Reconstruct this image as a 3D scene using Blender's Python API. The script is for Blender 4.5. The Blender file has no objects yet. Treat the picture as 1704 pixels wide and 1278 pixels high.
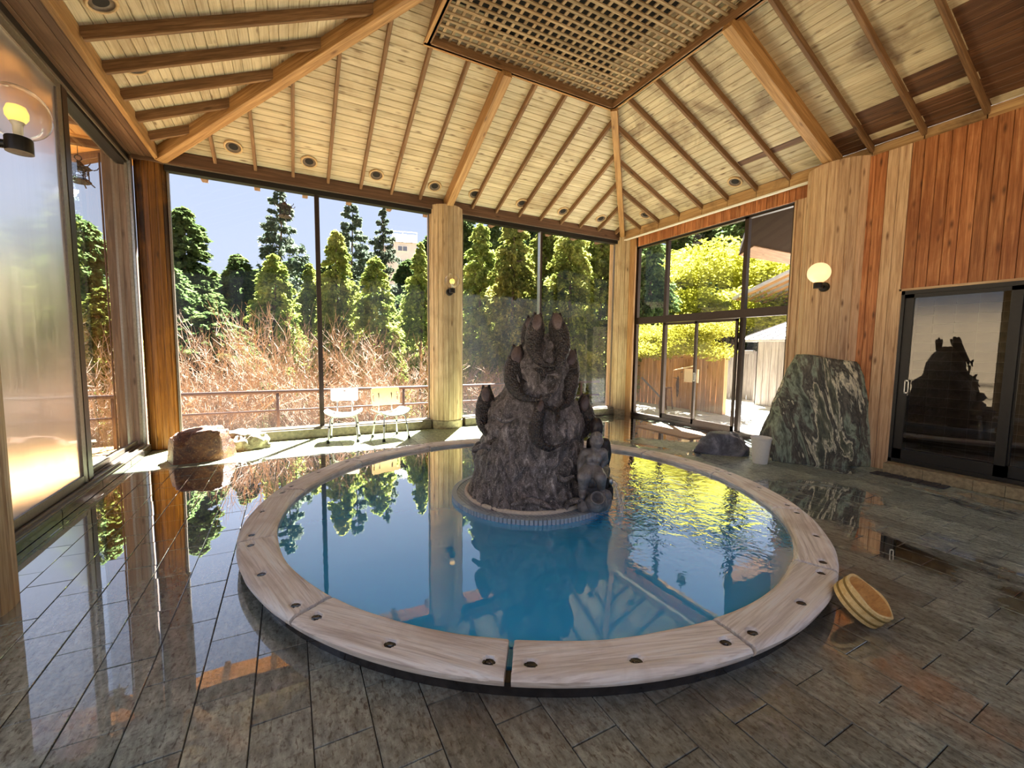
import bpy, bmesh, math, random
import numpy as np
from mathutils import Vector, Matrix, noise as mnoise

S = bpy.context.scene
COL = S.collection
PI = math.pi
rnd = random.Random(7)
nrg = np.random.default_rng(11)

# ------------------------------------------------------------------ camera
YAW, PIT, ROL, FPX, EYE = 0.484930622, -0.0819105982, 0.0115947831, 705.378423, 1.5
fwd = Vector((math.sin(YAW)*math.cos(PIT), math.cos(YAW)*math.cos(PIT), math.sin(PIT)))
rgt0 = Vector((math.cos(YAW), -math.sin(YAW), 0)); up0 = rgt0.cross(fwd)
rgt = math.cos(ROL)*rgt0 + math.sin(ROL)*up0
upv = -math.sin(ROL)*rgt0 + math.cos(ROL)*up0
cam_d = bpy.data.cameras.new('camera'); cam = bpy.data.objects.new('camera', cam_d); COL.objects.link(cam)
cm = Matrix((rgt, upv, -fwd)).transposed().to_4x4(); cm.translation = Vector((0, 0, EYE))
cam.matrix_world = cm
cam_d.sensor_width = 36; cam_d.lens = FPX/1704*36; cam_d.clip_start = .05; cam_d.clip_end = 500
S.camera = cam
def project(p):
    d = Vector(p) - Vector((0, 0, EYE)); z = d.dot(fwd)
    if z < .05: return None
    return 852 + FPX*d.dot(rgt)/z, 639 - FPX*d.dot(upv)/z
def seen(p, m=60):
    q = project(p)
    return q is not None and -m < q[0] < 1704+m and -m < q[1] < 1278+m
def heading(px, dist):
    "ground position at a bearing (given as a column of the photograph) and a distance"
    d = fwd + rgt*((px-852)/FPX); d.z = 0; d.normalize()
    return d*dist

# ------------------------------------------------------------------ world, sun, exposure
SUN_AZ, SUN_EL = math.radians(33), math.radians(58)
w = bpy.data.worlds.new('world'); S.world = w; w.use_nodes = True
wn = w.node_tree.nodes; wl = w.node_tree.links
bg = wn['Background']
# hazy bright spring sky: pale at the horizon, bluer towards the zenith, the same all round
tc = wn.new('ShaderNodeTexCoord'); sx = wn.new('ShaderNodeSeparateXYZ'); wl.new(tc.outputs['Generated'], sx.inputs[0])
sr = wn.new('ShaderNodeValToRGB'); wl.new(sx.outputs[2], sr.inputs[0]); el = sr.color_ramp.elements
while len(el) < 4: el.new(.5)
for e_, (p_, c_) in zip(el, ((0., (.66, .73, .84)), (.18, (.66, .75, .97)), (.5, (.56, .67, .98)), (1., (.36, .50, .86)))): e_.position = p_; e_.color = c_+(1,)
wl.new(sr.outputs[0], bg.inputs[0]); bg.inputs[1].default_value = 0.213
sun_d = bpy.data.lights.new('sun', 'SUN'); sun_d.energy = 20; sun_d.angle = math.radians(.6); sun_d.color = (1, .985, .955)
sun = bpy.data.objects.new('sun', sun_d); COL.objects.link(sun)
sd = Vector((math.sin(SUN_AZ)*math.cos(SUN_EL), math.cos(SUN_AZ)*math.cos(SUN_EL), math.sin(SUN_EL)))
sun.rotation_euler = sd.to_track_quat('Z', 'Y').to_euler(); sun.location = (8, 14, 16)
S.view_settings.view_transform = 'Standard'; S.view_settings.look = 'None'
S.view_settings.gamma = 1.0; S.view_settings.use_curve_mapping = False
S.view_settings.exposure = 2.36
S.cycles.max_bounces = 10; S.cycles.diffuse_bounces = 5; S.cycles.glossy_bounces = 4; S.cycles.transmission_bounces = 6
S.cycles.transparent_max_bounces = 24; S.cycles.caustics_reflective = False; S.cycles.caustics_refractive = False
S.cycles.sample_clamp_indirect = 6.0

# ------------------------------------------------------------------ object helpers
WM = {}
def link(o, parent=None, M=None):
    COL.objects.link(o)
    M = M if M is not None else Matrix.Identity(4)
    if parent is not None:
        o.parent = parent; o.matrix_parent_inverse = WM[parent.name].inverted()
    o.matrix_basis = M; WM[o.name] = M.copy()
    return o
def mesh(name, verts, faces, mat=None, smooth=False):
    me = bpy.data.meshes.new(name); me.from_pydata([tuple(v) for v in verts], [], faces)
    if mat: me.materials.append(mat)
    if smooth: me.polygons.foreach_set('use_smooth', [True]*len(me.polygons))
    me.update(); return me
def mobj(name, me, parent=None, M=None, label=None, kind=None):
    o = bpy.data.objects.new(name, me); link(o, parent, M)
    if label: o['label'] = label
    if kind: o['kind'] = kind
    return o
def tag(o, label, cat, group=None, kind=None):
    o['label'] = label; o['category'] = cat
    if group: o['group'] = group
    if kind: o['kind'] = kind
    return o
def empty(name, loc=(0, 0, 0)):
    o = bpy.data.objects.new(name, None); o.empty_display_size = .1
    return link(o, None, Matrix.Translation(Vector(loc)))
def thing(name, loc, label, cat, group=None):
    return tag(empty(name, loc), label, cat, group)
def struct(name, label=None):
    o = empty(name); o['kind'] = 'structure'
    if label: o['label'] = label
    return o
class MB:
    "collects geometry in world coordinates for one mesh"
    def __init__(s): s.v = []; s.f = []
    def add(s, v, f):
        n = len(s.v); s.v += [tuple(p) for p in v]; s.f += [[i+n for i in q] for q in f]; return s
    def box(s, x0, x1, y0, y1, z0, z1):
        v = [(x, y, z) for z in (z0, z1) for y in (y0, y1) for x in (x0, x1)]
        return s.add(v, [[0,2,3,1],[4,5,7,6],[0,1,5,4],[1,3,7,5],[3,2,6,7],[2,0,4,6]])
    def tube(s, pts, r, n=8, cap=True, squash=None):
        pts = [Vector(p) for p in pts]; k = len(pts); v = []; f = []
        rs = r if isinstance(r, (list, tuple)) else [r]*k
        prev = None
        for i, p in enumerate(pts):
            t = (pts[min(i+1, k-1)]-pts[max(i-1, 0)]).normalized()
            if prev is None:
                a = t.orthogonal().normalized()
            else:
                a = (prev - t*prev.dot(t)).normalized()
            prev = a; b = t.cross(a)
            for j in range(n):
                th = 2*PI*j/n
                v.append(p + (a*math.cos(th)+b*math.sin(th))*rs[i])
        for i in range(k-1):
            for j in range(n):
                f.append([i*n+j, i*n+(j+1) % n, (i+1)*n+(j+1) % n, (i+1)*n+j])
        if cap: f.append(list(range(n))[::-1]); f.append([(k-1)*n+j for j in range(n)])
        return s.add(v, f)
    def lathe(s, prof, c=(0, 0, 0), n=24, M=None, close=False, caps=True):
        v = []; f = []; k = len(prof); c = Vector(c)
        for r, z in prof:
            for j in range(n):
                th = 2*PI*j/n; p = Vector((r*math.cos(th), r*math.sin(th), z))
                v.append((M @ p if M else p) + c)
        for i in range(k-1 + (1 if close else 0)):
            i2 = (i+1) % k
            for j in range(n):
                f.append([i*n+j, i*n+(j+1) % n, i2*n+(j+1) % n, i2*n+j])
        if not close and caps:
            if prof[0][0] > 1e-5: f.append(list(range(n))[::-1])
            if prof[-1][0] > 1e-5: f.append([(k-1)*n+j for j in range(n)])
        return s.add(v, f)
    def prism(s, poly, z0, z1):
        n = len(poly); v = [(x, y, z0) for x, y in poly] + [(x, y, z1) for x, y in poly]
        return s.add(v, [list(range(n))[::-1], list(range(n, 2*n))] + [[i, (i+1) % n, n+(i+1) % n, n+i] for i in range(n)])
    def build(s, name, mat, parent=None, smooth=False, label=None, kind=None):
        # vertices become local to the parent's base
        M = WM[parent.name] if parent is not None else Matrix.Identity(4)
        inv = M.inverted()
        me = mesh(name, [inv @ Vector(p) for p in s.v], s.f, mat, smooth)
        return mobj(name, me, parent, M.copy(), label, kind)
def autosmooth(o, ang=40):
    me = o.data
    me.polygons.foreach_set('use_smooth', [True]*len(me.polygons))
    me.set_sharp_from_angle(angle=math.radians(ang)) if hasattr(me, 'set_sharp_from_angle') else None
    return o
def board_mesh(L, wd, t, ch=.004, cuts=(0, 0, 0, 0), mat=None):
    "plank along local X, width Y, thickness Z (face at z=0, back at z=-t); cuts = start/end at y=-w/2, start/end at y=+w/2"
    h = wd/2; c = min(ch, t*.4, h*.4)
    prof = [(-h, -t), (h, -t), (h, -c), (h-c, 0), (-h+c, 0), (-h, -c)]
    s0, e0, s1, e1 = cuts; v = []
    for end in (0, 1):
        for y, z in prof:
            k = (y+h)/wd
            x = (s0*(1-k)+s1*k) if end == 0 else L + (e0*(1-k)+e1*k)
            v.append((x, y, z))
    f = [[0,1,2,3,4,5][::-1], [6,7,8,9,10,11]] + [[i, (i+1) % 6, 6+(i+1) % 6, 6+i] for i in range(6)]
    return mesh('plank', v, f, mat)
def frame(p0, p1, nrm):
    "matrix with X along p0->p1 and Z along nrm"
    x = (Vector(p1)-Vector(p0)).normalized(); z = Vector(nrm); z = (z - x*z.dot(x)).normalized(); y = z.cross(x)
    M = Matrix((x, y, z)).transposed().to_4x4(); M.translation = Vector(p0); return M
_bm = {}
def board(name, parent, mat, p0, p1, wd, t, nrm, ch=.004, cuts=(0, 0, 0, 0), label=None, share=False):
    L = (Vector(p1)-Vector(p0)).length
    key = (round(L, 3), round(wd, 4), round(t, 4), cuts, mat.name) if share else None
    if share and key in _bm: me = _bm[key]
    else:
        me = board_mesh(L, wd, t, ch, cuts, mat); me.name = name
        if share: _bm[key] = me
    return mobj(name, me, parent, frame(p0, p1, nrm), label)
def np_mesh(name, verts, quads, mat):
    me = bpy.data.meshes.new(name); nv = len(verts); nq = len(quads)
    me.vertices.add(nv); me.vertices.foreach_set('co', np.asarray(verts, np.float32).ravel())
    k = quads.shape[1]
    me.loops.add(nq*k); me.loops.foreach_set('vertex_index', quads.astype(np.int32).ravel())
    me.polygons.add(nq); me.polygons.foreach_set('loop_start', np.arange(0, nq*k, k, dtype=np.int32))
    me.update(calc_edges=True); me.validate()
    if mat: me.materials.append(mat)
    return me

# ------------------------------------------------------------------ materials
def rgb(*c):
    "8-bit display colour to linear"
    o = []
    for x in c:
        x /= 255; o.append(x/12.92 if x <= .04045 else ((x+.055)/1.055)**2.4)
    return tuple(o) + (1,)
class NT:
    def __init__(s, name):
        s.m = bpy.data.materials.new(name); s.m.use_nodes = True
        s.t = s.m.node_tree; s.n = s.t.nodes; s.l = s.t.links
        s.p = s.n['Principled BSDF']; s.out = s.n['Material Output']
    def N(s, typ, **kw):
        n = s.n.new('ShaderNode'+typ)
        for k, v in kw.items():
            if k in n.bl_rna.properties and k not in ('inputs',): setattr(n, k, v)
            else: n.inputs[k.replace('_', ' ')].default_value = v
        return n
    def L(s, a, b):
        s.l.new(a if not hasattr(a, 'outputs') else a.outputs[0], b)
    def pos(s): return s.N('NewGeometry').outputs['Position']
    def obj(s): return s.N('TexCoord').outputs['Object']
    def rand(s): return s.N('ObjectInfo').outputs['Random']
    def mapping(s, vec, scale=(1, 1, 1), rot=(0, 0, 0), loc=(0, 0, 0)):
        m = s.N('Mapping'); s.L(vec, m.inputs[0])
        m.inputs['Scale'].default_value = scale; m.inputs['Rotation'].default_value = rot; m.inputs['Location'].default_value = loc
        return m.outputs[0]
    def noise(s, vec, scale, detail=4, rough=.55, dist=0, out=0):
        n = s.N('TexNoise'); s.L(vec, n.inputs['Vector'])
        n.inputs['Scale'].default_value = scale; n.inputs['Detail'].default_value = detail
        n.inputs['Roughness'].default_value = rough; n.inputs['Distortion'].default_value = dist
        return n.outputs[out]
    def ramp(s, fac, stops, interp='LINEAR'):
        r = s.N('ValToRGB'); s.L(fac, r.inputs[0]); e = r.color_ramp.elements; r.color_ramp.interpolation = interp
        while len(e) < len(stops): e.new(.5)
        for x, (p, c) in zip(e, stops):
            x.position = p; x.color = c if len(c) == 4 else tuple(c)+(1,)
        return r.outputs[0]
    def gray(s, fac, a, b, lo=0., hi=1.):
        m = s.N('MapRange'); s.L(fac, m.inputs[0]); m.inputs[1].default_value = a; m.inputs[2].default_value = b
        m.inputs[3].default_value = lo; m.inputs[4].default_value = hi; m.clamp = True
        return m.outputs[0]
    def math(s, op, a, b=None, clamp=False):
        m = s.N('Math'); m.operation = op; m.use_clamp = clamp
        for i, x in enumerate((a, b)):
            if x is None: continue
            if isinstance(x, (int, float)): m.inputs[i].default_value = x
            else: s.L(x, m.inputs[i])
        return m.outputs[0]
    def mix(s, fac, a, b, mode='MIX'):
        m = s.N('Mix'); m.data_type = 'RGBA'; m.blend_type = mode
        for i, x in ((0, fac), (6, a), (7, b)):
            if isinstance(x, (int, float)): m.inputs[i].default_value = x
            elif isinstance(x, tuple): m.inputs[i].default_value = x
            else: s.L(x, m.inputs[i])
        return m.outputs[2]
    def bump(s, h, strength=.3, dist=.01, normal=None):
        b = s.N('Bump'); s.L(h, b.inputs['Height']); b.inputs['Strength'].default_value = strength; b.inputs['Distance'].default_value = dist
        if normal: s.L(normal, b.inputs['Normal'])
        return b.outputs[0]
    def set(s, **kw):
        for k, v in kw.items():
            i = s.p.inputs[k.replace('_', ' ')]
            if isinstance(v, (int, float, tuple)): i.default_value = v
            else: s.L(v, i)
        return s.m
def plain(name, col, rough=.5, metal=0., bump=0, scale=40, spec=.5, var=.12):
    t = NT(name); p = t.obj()
    n = t.noise(p, scale, 4)
    c = t.mix(t.gray(n, .35, .65, 0, 1), tuple(x*(1-var) for x in col[:3])+(1,), tuple(min(1, x*(1+var)) for x in col[:3])+(1,))
    kw = dict(Base_Color=c, Roughness=rough, Metallic=metal, Specular_IOR_Level=spec)
    if bump: kw['Normal'] = t.bump(n, bump, .01)
    return t.set(**kw)
def wood(name, cols, dark, rough=.6, grain=1., knots=.5, var=.35, stain=None, stain_amt=0., spec=.35, stain_fn=None, bump=.25):
    "grain along the object's local X; each board shifted by its own random number"
    t = NT(name); o = t.obj(); r = t.rand()
    off = t.N('CombineXYZ'); k = t.math('MULTIPLY', r, 37.)
    for i in range(3): t.L(k, off.inputs[i])
    add = t.N('VectorMath', operation='ADD'); t.L(o, add.inputs[0]); t.L(off, add.inputs[1]); v = add.outputs[0]
    g = t.noise(t.mapping(v, (1.2*grain, 26*grain, 26*grain)), 1.6, 5, .62, .6)
    fine = t.noise(t.mapping(v, (6*grain, 170*grain, 170*grain)), 1.0, 2, .5)
    c = t.ramp(g, [(.30, cols[0]), (.5, cols[1]), (.68, cols[2])])
    c = t.mix(t.gray(fine, .5, .72, 0, .35), c, dark)
    if knots:
        vo = t.N('TexVoronoi'); t.L(t.mapping(v, (2.6, 8.5, 8.5)), vo.inputs['Vector']); vo.inputs['Scale'].default_value = 1.15
        kn = t.gray(vo.outputs['Distance'], .05, .21, 1, 0)
        sel = t.gray(t.N('SeparateColor').outputs[0], 0, 1) if False else None
        se = t.N('SeparateColor'); t.L(vo.outputs['Color'], se.inputs[0])
        kn = t.math('MULTIPLY', kn, t.gray(se.outputs[0], 1-knots-.05, 1-knots+.05, 0, 1))
        c = t.mix(t.math('MULTIPLY', kn, .85), c, dark)
    hv = t.N('HueSaturation'); t.L(c, hv.inputs['Color']); t.L(t.gray(r, 0, 1, 1-var, 1+var*.7), hv.inputs['Value']); c = hv.outputs[0]
    if stain_amt:
        sn = t.noise(t.mapping(t.pos(), (1, 1, 1)), 1.7, 5, .62, .5)
        m = t.gray(sn, .5, .68, 0, stain_amt)
        if stain_fn: m = t.math('MULTIPLY', t.math('ADD', t.math('MULTIPLY', t.gray(sn, .40, .58, .4, 1.), t.gray(r, .40, .55, .35, .8)), .2), stain_fn(t), True)
        c = t.mix(m, c, stain)
    return t.set(Base_Color=c, Roughness=rough, Specular_IOR_Level=spec, Normal=t.bump(t.math('ADD', g, t.math('MULTIPLY', fine, .5)), bump, .006))
def zfn(a, b, lo, hi):
    def f(t):
        s = t.N('SeparateXYZ'); t.L(t.pos(), s.inputs[0]); return t.gray(s.outputs[2], a, b, lo, hi)
    return f
def right_low(t):   # damp, sooty ceiling boards low on the right slope, towards the wall
    s = t.N('SeparateXYZ'); t.L(t.pos(), s.inputs[0])
    return t.math('MULTIPLY', t.gray(s.outputs[0], 5.3, 6.5, 0, 1), t.gray(s.outputs[1], 2.3, 5.6, 1., .15))
M = {}
M['ceil'] = wood('pale_cedar_boards', [rgb(172,156,127), rgb(198,183,156), rgb(207,195,171)], rgb(99,75,53), .55, .55, .9, .10, rgb(134,108,81), .4)
M['ceil_r'] = wood('damp_cedar_boards', [rgb(167,150,122), rgb(192,177,150), rgb(202,191,165)], rgb(92,68,48), .55, .55, .95, .14, rgb(103,78,60), .75)
M['ceil_brown'] = wood('soaked_brown_boards', [rgb(70,46,34), rgb(94,64,46), rgb(120,86,62)], rgb(46,28,20), .55, .6, .5, .16)
M['rafter'] = wood('rafter_wood', [rgb(92,66,44), rgb(122,90,62), rgb(150,116,84)], rgb(62,40,24), .6, 1, .25, .15)  # browner than the tan wood, putting the unlit rafter sides into the colour
M['hip'] = wood('hip_beam_wood', [rgb(130,94,58), rgb(164,124,80), rgb(190,150,104)], rgb(92,58,30), .5, .7, .4, .08)
M['beam_dark'] = wood('dark_beam_wood', [rgb(78,54,40), rgb(102,74,56), rgb(124,94,72)], rgb(50,28,18), .5, .7, .2, .1)
M['beam_tan'] = wood('tan_beam_wood', [rgb(150,115,78), rgb(184,148,106), rgb(200,168,124)], rgb(104,72,44), .6, .7, .2, .12, rgb(70,48,32), .6)
M['redwall'] = wood('red_cedar_planks', [rgb(137,83,49), rgb(176,112,71), rgb(211,150,104)], rgb(74,39,21), .45, .75, .95, .24, rgb(117,59,31), .4)
M['jamb'] = wood('weathered_cedar_planks', [rgb(165,128,100), rgb(201,168,137), rgb(218,190,160)], rgb(92,55,35), .55, .75, .55, .14)
M['stave_gold'] = wood('weathered_column_staves', [rgb(160,133,102), rgb(192,167,134), rgb(212,191,159)], rgb(88,62,39), .6, .8, .3, .16, rgb(106,76,49), .3)
M['stave_dark'] = wood('dark_column_staves', [rgb(104,62,20), rgb(146,92,32), rgb(176,118,46)], rgb(62,34,14), .45, .8, .25, .14, rgb(44,28,20), 1., stain_fn=zfn(1.2, 3.4, .1, 1.15))  # dark blotches, denser towards the top
M['bleached'] = wood('bleached_rim_wood', [rgb(204,192,183), rgb(247,239,232), rgb(250,250,250)], rgb(135,113,101), .55, .55, .0, .12, rgb(183,162,147), .55, bump=.8)
M['lattice'] = wood('sooty_lattice_wood', [rgb(122,100,75), rgb(154,131,102), rgb(176,154,126)], rgb(75,52,30), .6, 1, .1, .3, rgb(108,73,27), .5)
M['fence'] = wood('brown_fence_wood', [rgb(150,106,62), rgb(182,136,86), rgb(204,162,110)], rgb(110,70,38), .7, .7, .3, .2)  # the fence's own brown
M['greyfence'] = wood('grey_fence_wood', [rgb(117,107,99), rgb(141,132,124), rgb(159,151,143)], rgb(85,76,70), .7, .7, .2, .12)
M['deck'] = wood('deck_boards', [rgb(172,163,151), rgb(190,183,172), rgb(202,197,188)], rgb(132,112,88), .7, .6, .1, .1)
M['deck_warm'] = wood('golden_deck_boards', [rgb(136,98,56), rgb(168,126,76), rgb(190,150,98)], rgb(104,72,40), .7, .6, .1, .1)
M['soffit'] = wood('eave_soffit_wood', [rgb(196,142,82), rgb(222,170,108), rgb(232,186,126)], rgb(150,98,52), .65, .6, .2, .1)
M['tail'] = plain('grey_rafter_ends', rgb(126,108,96), .7)
M['dark_metal'] = plain('dark_bronze_aluminium', rgb(58,46,40), .4, .5, var=.1)
M['black_metal'] = plain('black_aluminium', rgb(26,24,24), .4, .3)
M['alu'] = plain('silver_aluminium', rgb(190,190,188), .3, .9)
M['dull_metal'] = plain('dull_metal_track', rgb(128,118,106), .4, .6)
M['post'] = wood('grey_brown_post_wood', [rgb(92,76,66), rgb(116,98,86), rgb(138,120,106)], rgb(60,46,38), .6, .7, .1, .05)
M['rail'] = plain('rusty_rail_paint', rgb(72,52,44), .6)
M['white_plastic'] = plain('white_plastic', rgb(236,234,228), .4, var=.03)
M['cream_plastic'] = plain('cream_plastic', rgb(228,196,140), .45, var=.04)
M['rubber'] = plain('black_rubber', rgb(30,28,28), .7)
M['iron'] = plain('dark_cast_iron', rgb(52,50,54), .5, .3, .3, 60)
M['concrete'] = plain('stained_sill_stone', rgb(98,88,70), .5, 0, .3, 18, var=.35)
M['stonebase'] = plain('column_base_stone', rgb(150,136,108), .55, 0, .4, 22, var=.3)
M['darkstone'] = plain('dark_wet_stone', rgb(46,42,40), .15, 0, .2, 14, var=.3)
M['ring'] = plain('tan_light_ring', rgb(196,166,126), .5)
M['canister'] = plain('brown_light_canister', rgb(96,78,64), .5)
M['fascia_dark'] = plain('dark_eave_board', rgb(36,26,19), .95, spec=.05)
M['mat'] = plain('woven_mat', rgb(195,167,140), .9, 0, .6, 140, var=.2)
M['greymat'] = plain('grey_rubber_mat', rgb(66,64,66), .7, 0, .3, 60)
M['roofgrey'] = plain('grey_roof_sheet', rgb(168,162,157), .5, 0, 0, 6, var=.08)
M['dark_interior'] = plain('dark_interior', rgb(24,18,14), .9)
M['plaster'] = plain('building_plaster', rgb(222,214,210), .8, 0, 0, 3, var=.05)
M['winblue'] = plain('far_window_glass', rgb(110,116,134), .2)
M['winframe'] = plain('far_window_frame', rgb(236,232,228), .6)
M['bark'] = plain('tree_bark', rgb(92,74,60), .9, 0, .6, 9, var=.35)
M['twig'] = plain('bare_twigs', rgb(150,126,104), .8, 0, 0, 3, var=.25)
M['sign'] = plain('pale_sign_board', rgb(236,214,176), .7, var=.05)
def mk_globe():
    t = NT('bulb_glow'); return t.set(Base_Color=rgb(255,220,150), Emission_Color=(1, .64, .14, 1), Emission_Strength=.24)
M['bulb'] = mk_globe()
def mk_opal():
    t = NT('opal_globe'); return t.set(Base_Color=rgb(250,226,180), Emission_Color=(1, .70, .36, 1), Emission_Strength=.2, Roughness=.3)
M['opal'] = mk_opal()
def schlick(t, f0, normal=None, gain=1., p=3.5):
    lw = t.N('LayerWeight'); lw.inputs[0].default_value = .5
    if normal: t.L(normal, lw.inputs['Normal'])
    return t.math('ADD', t.math('MULTIPLY', t.math('POWER', lw.outputs['Facing'], p), (1-f0)*gain), f0, True)
def mk_glass(name, tint=(.96, .98, .97, 1), haze=.05, scale=1.2, ior=1.45, hazecol=(.9, .93, 1, 1), low=0., f0k=.5):
    t = NT(name); t.n.remove(t.p)
    tr = t.N('BsdfTransparent'); tr.inputs[0].default_value = tint
    gl = t.N('BsdfGlossy'); gl.inputs['Roughness'].default_value = .0
    m = t.N('MixShader'); t.L(schlick(t, ((ior-1)/(ior+1))**2*f0k), m.inputs[0]); t.L(tr, m.inputs[1]); t.L(gl, m.inputs[2])
    tl = t.N('BsdfTranslucent'); tl.inputs[0].default_value = hazecol
    p = t.pos()
    hz = t.math('MULTIPLY', t.gray(t.noise(t.mapping(p, (1, 1, .35)), scale, 6, .62, .4), .35, .75, .15, 1.), haze)
    if low:
        s = t.N('SeparateXYZ'); t.L(p, s.inputs[0]); hz = t.math('ADD', hz, t.gray(s.outputs[2], .1, 1.1, low, 0.))
    m2 = t.N('MixShader'); t.L(hz, m2.inputs[0]); t.L(m, m2.inputs[1]); t.L(tl, m2.inputs[2])
    t.L(m2, t.out.inputs[0]); return t.m
M['glass'] = mk_glass('window_glass', haze=.003, low=.006)
M['glass_fog'] = mk_glass('misted_window_glass', haze=.009, scale=.8, low=.007)
M['globe_glass'] = mk_glass('clear_globe_glass', tint=(.95, .93, .88, 1), haze=.03, ior=1.4, hazecol=(1, .93, .8, 1))
M['door_glass'] = mk_glass('door_glass', tint=(.8, .8, .78, 1), haze=.02, ior=1.75, f0k=1.6)
def mk_frost():
    t = NT('fogged_panel_glass'); t.n.remove(t.p)
    p = t.pos()
    rf = t.N('BsdfRefraction'); rf.inputs['IOR'].default_value = 1.18; t.L(t.gray(t.noise(t.mapping(p, (1, 3, .5)), 1.6, 4), .35, .7, .30, .36), rf.inputs['Roughness']); rf.inputs[0].default_value = (.99, .98, .97, 1)
    tr = t.N('BsdfTransparent'); tr.inputs[0].default_value = (.9, .9, .88, 1)
    tl = t.N('BsdfTranslucent'); tl.inputs[0].default_value = (.8, .8, .8, 1)
    gl = t.N('BsdfGlossy'); gl.inputs['Roughness'].default_value = .06
    m = t.N('MixShader'); st = t.noise(t.mapping(p, (1, 7, .35)), 3., 5, .6); t.L(t.gray(st, .5, .8, .01, .05), m.inputs[0]); t.L(rf, m.inputs[1]); t.L(tr, m.inputs[2])
    m2 = t.N('MixShader'); t.L(t.gray(t.noise(t.mapping(p, (1, 2, .6)), 2.2, 5), .3, .7, .03, .08), m2.inputs[0]); t.L(m, m2.inputs[1]); t.L(tl, m2.inputs[2])
    m3 = t.N('MixShader'); t.L(schlick(t, .02, None, .5), m3.inputs[0]); t.L(m2, m3.inputs[1]); t.L(gl, m3.inputs[2])
    t.L(m3, t.out.inputs[0]); return t.m
M['frost'] = mk_frost()
def mk_water():
    t = NT('pool_water'); t.n.remove(t.p); p = t.pos()
    s = t.N('SeparateXYZ'); t.L(p, s.inputs[0])
    d = t.N('VectorMath', operation='DISTANCE'); t.L(p, d.inputs[0]); d.inputs[1].default_value = (3.05, 3.0, .1)
    near = t.gray(d.outputs['Value'], .3, 1.6, 1., .02)
    rp = t.math('ADD', t.noise(t.mapping(p, (1, 1, 1)), 7.5, 3, .5, .8), t.math('MULTIPLY', t.noise(t.mapping(p, (1, 1, 1)), 22, 2, .5), .25))
    b = t.N('Bump'); t.L(rp, b.inputs['Height']); t.L(t.math('MULTIPLY', near, .20), b.inputs['Strength']); b.inputs['Distance'].default_value = .05
    tr = t.N('BsdfTransparent'); tr.inputs[0].default_value = (.62, .90, .97, 1)
    gl = t.N('BsdfGlossy'); gl.inputs['Roughness'].default_value = .0; t.L(b, gl.inputs['Normal'])
    ge = t.N('NewGeometry'); fc = t.math('MULTIPLY', schlick(t, .02, b.outputs[0], 3.3, 4.), t.math('SUBTRACT', 1., ge.outputs['Backfacing']))
    df = t.N('BsdfDiffuse'); df.inputs[0].default_value = (.05, .50, 1., 1)       # faintly milky mineral water
    mk = t.N('MixShader'); mk.inputs[0].default_value = .8; t.L(tr, mk.inputs[1]); t.L(df, mk.inputs[2]); tr = mk
    m = t.N('MixShader'); t.L(fc, m.inputs[0]); t.L(tr, m.inputs[1]); t.L(gl, m.inputs[2])
    t.L(m, t.out.inputs[0]); return t.m
M['water'] = mk_water()
def mk_mosaic(name, c1, c2, grout, size=.022, rough=.3):
    t = NT(name); p = t.obj(); br = t.N('TexBrick')
    br.offset = 0; br.squash = 1; t.L(p, br.inputs['Vector']); br.inputs['Scale'].default_value = 1
    br.inputs['Brick Width'].default_value = size; br.inputs['Row Height'].default_value = size; br.inputs['Mortar Size'].default_value = size*.08
    br.inputs['Color1'].default_value = c1; br.inputs['Color2'].default_value = c2; br.inputs['Mortar'].default_value = grout
    return t.set(Base_Color=br.outputs[0], Roughness=rough)
M['pooltile'] = mk_mosaic('blue_pool_mosaic', rgb(40,168,226), rgb(60,184,236), rgb(130,214,244))
M['islandtile'] = mk_mosaic('grey_island_mosaic', rgb(132,140,150), rgb(160,168,178), rgb(96,104,116), .03)
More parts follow.
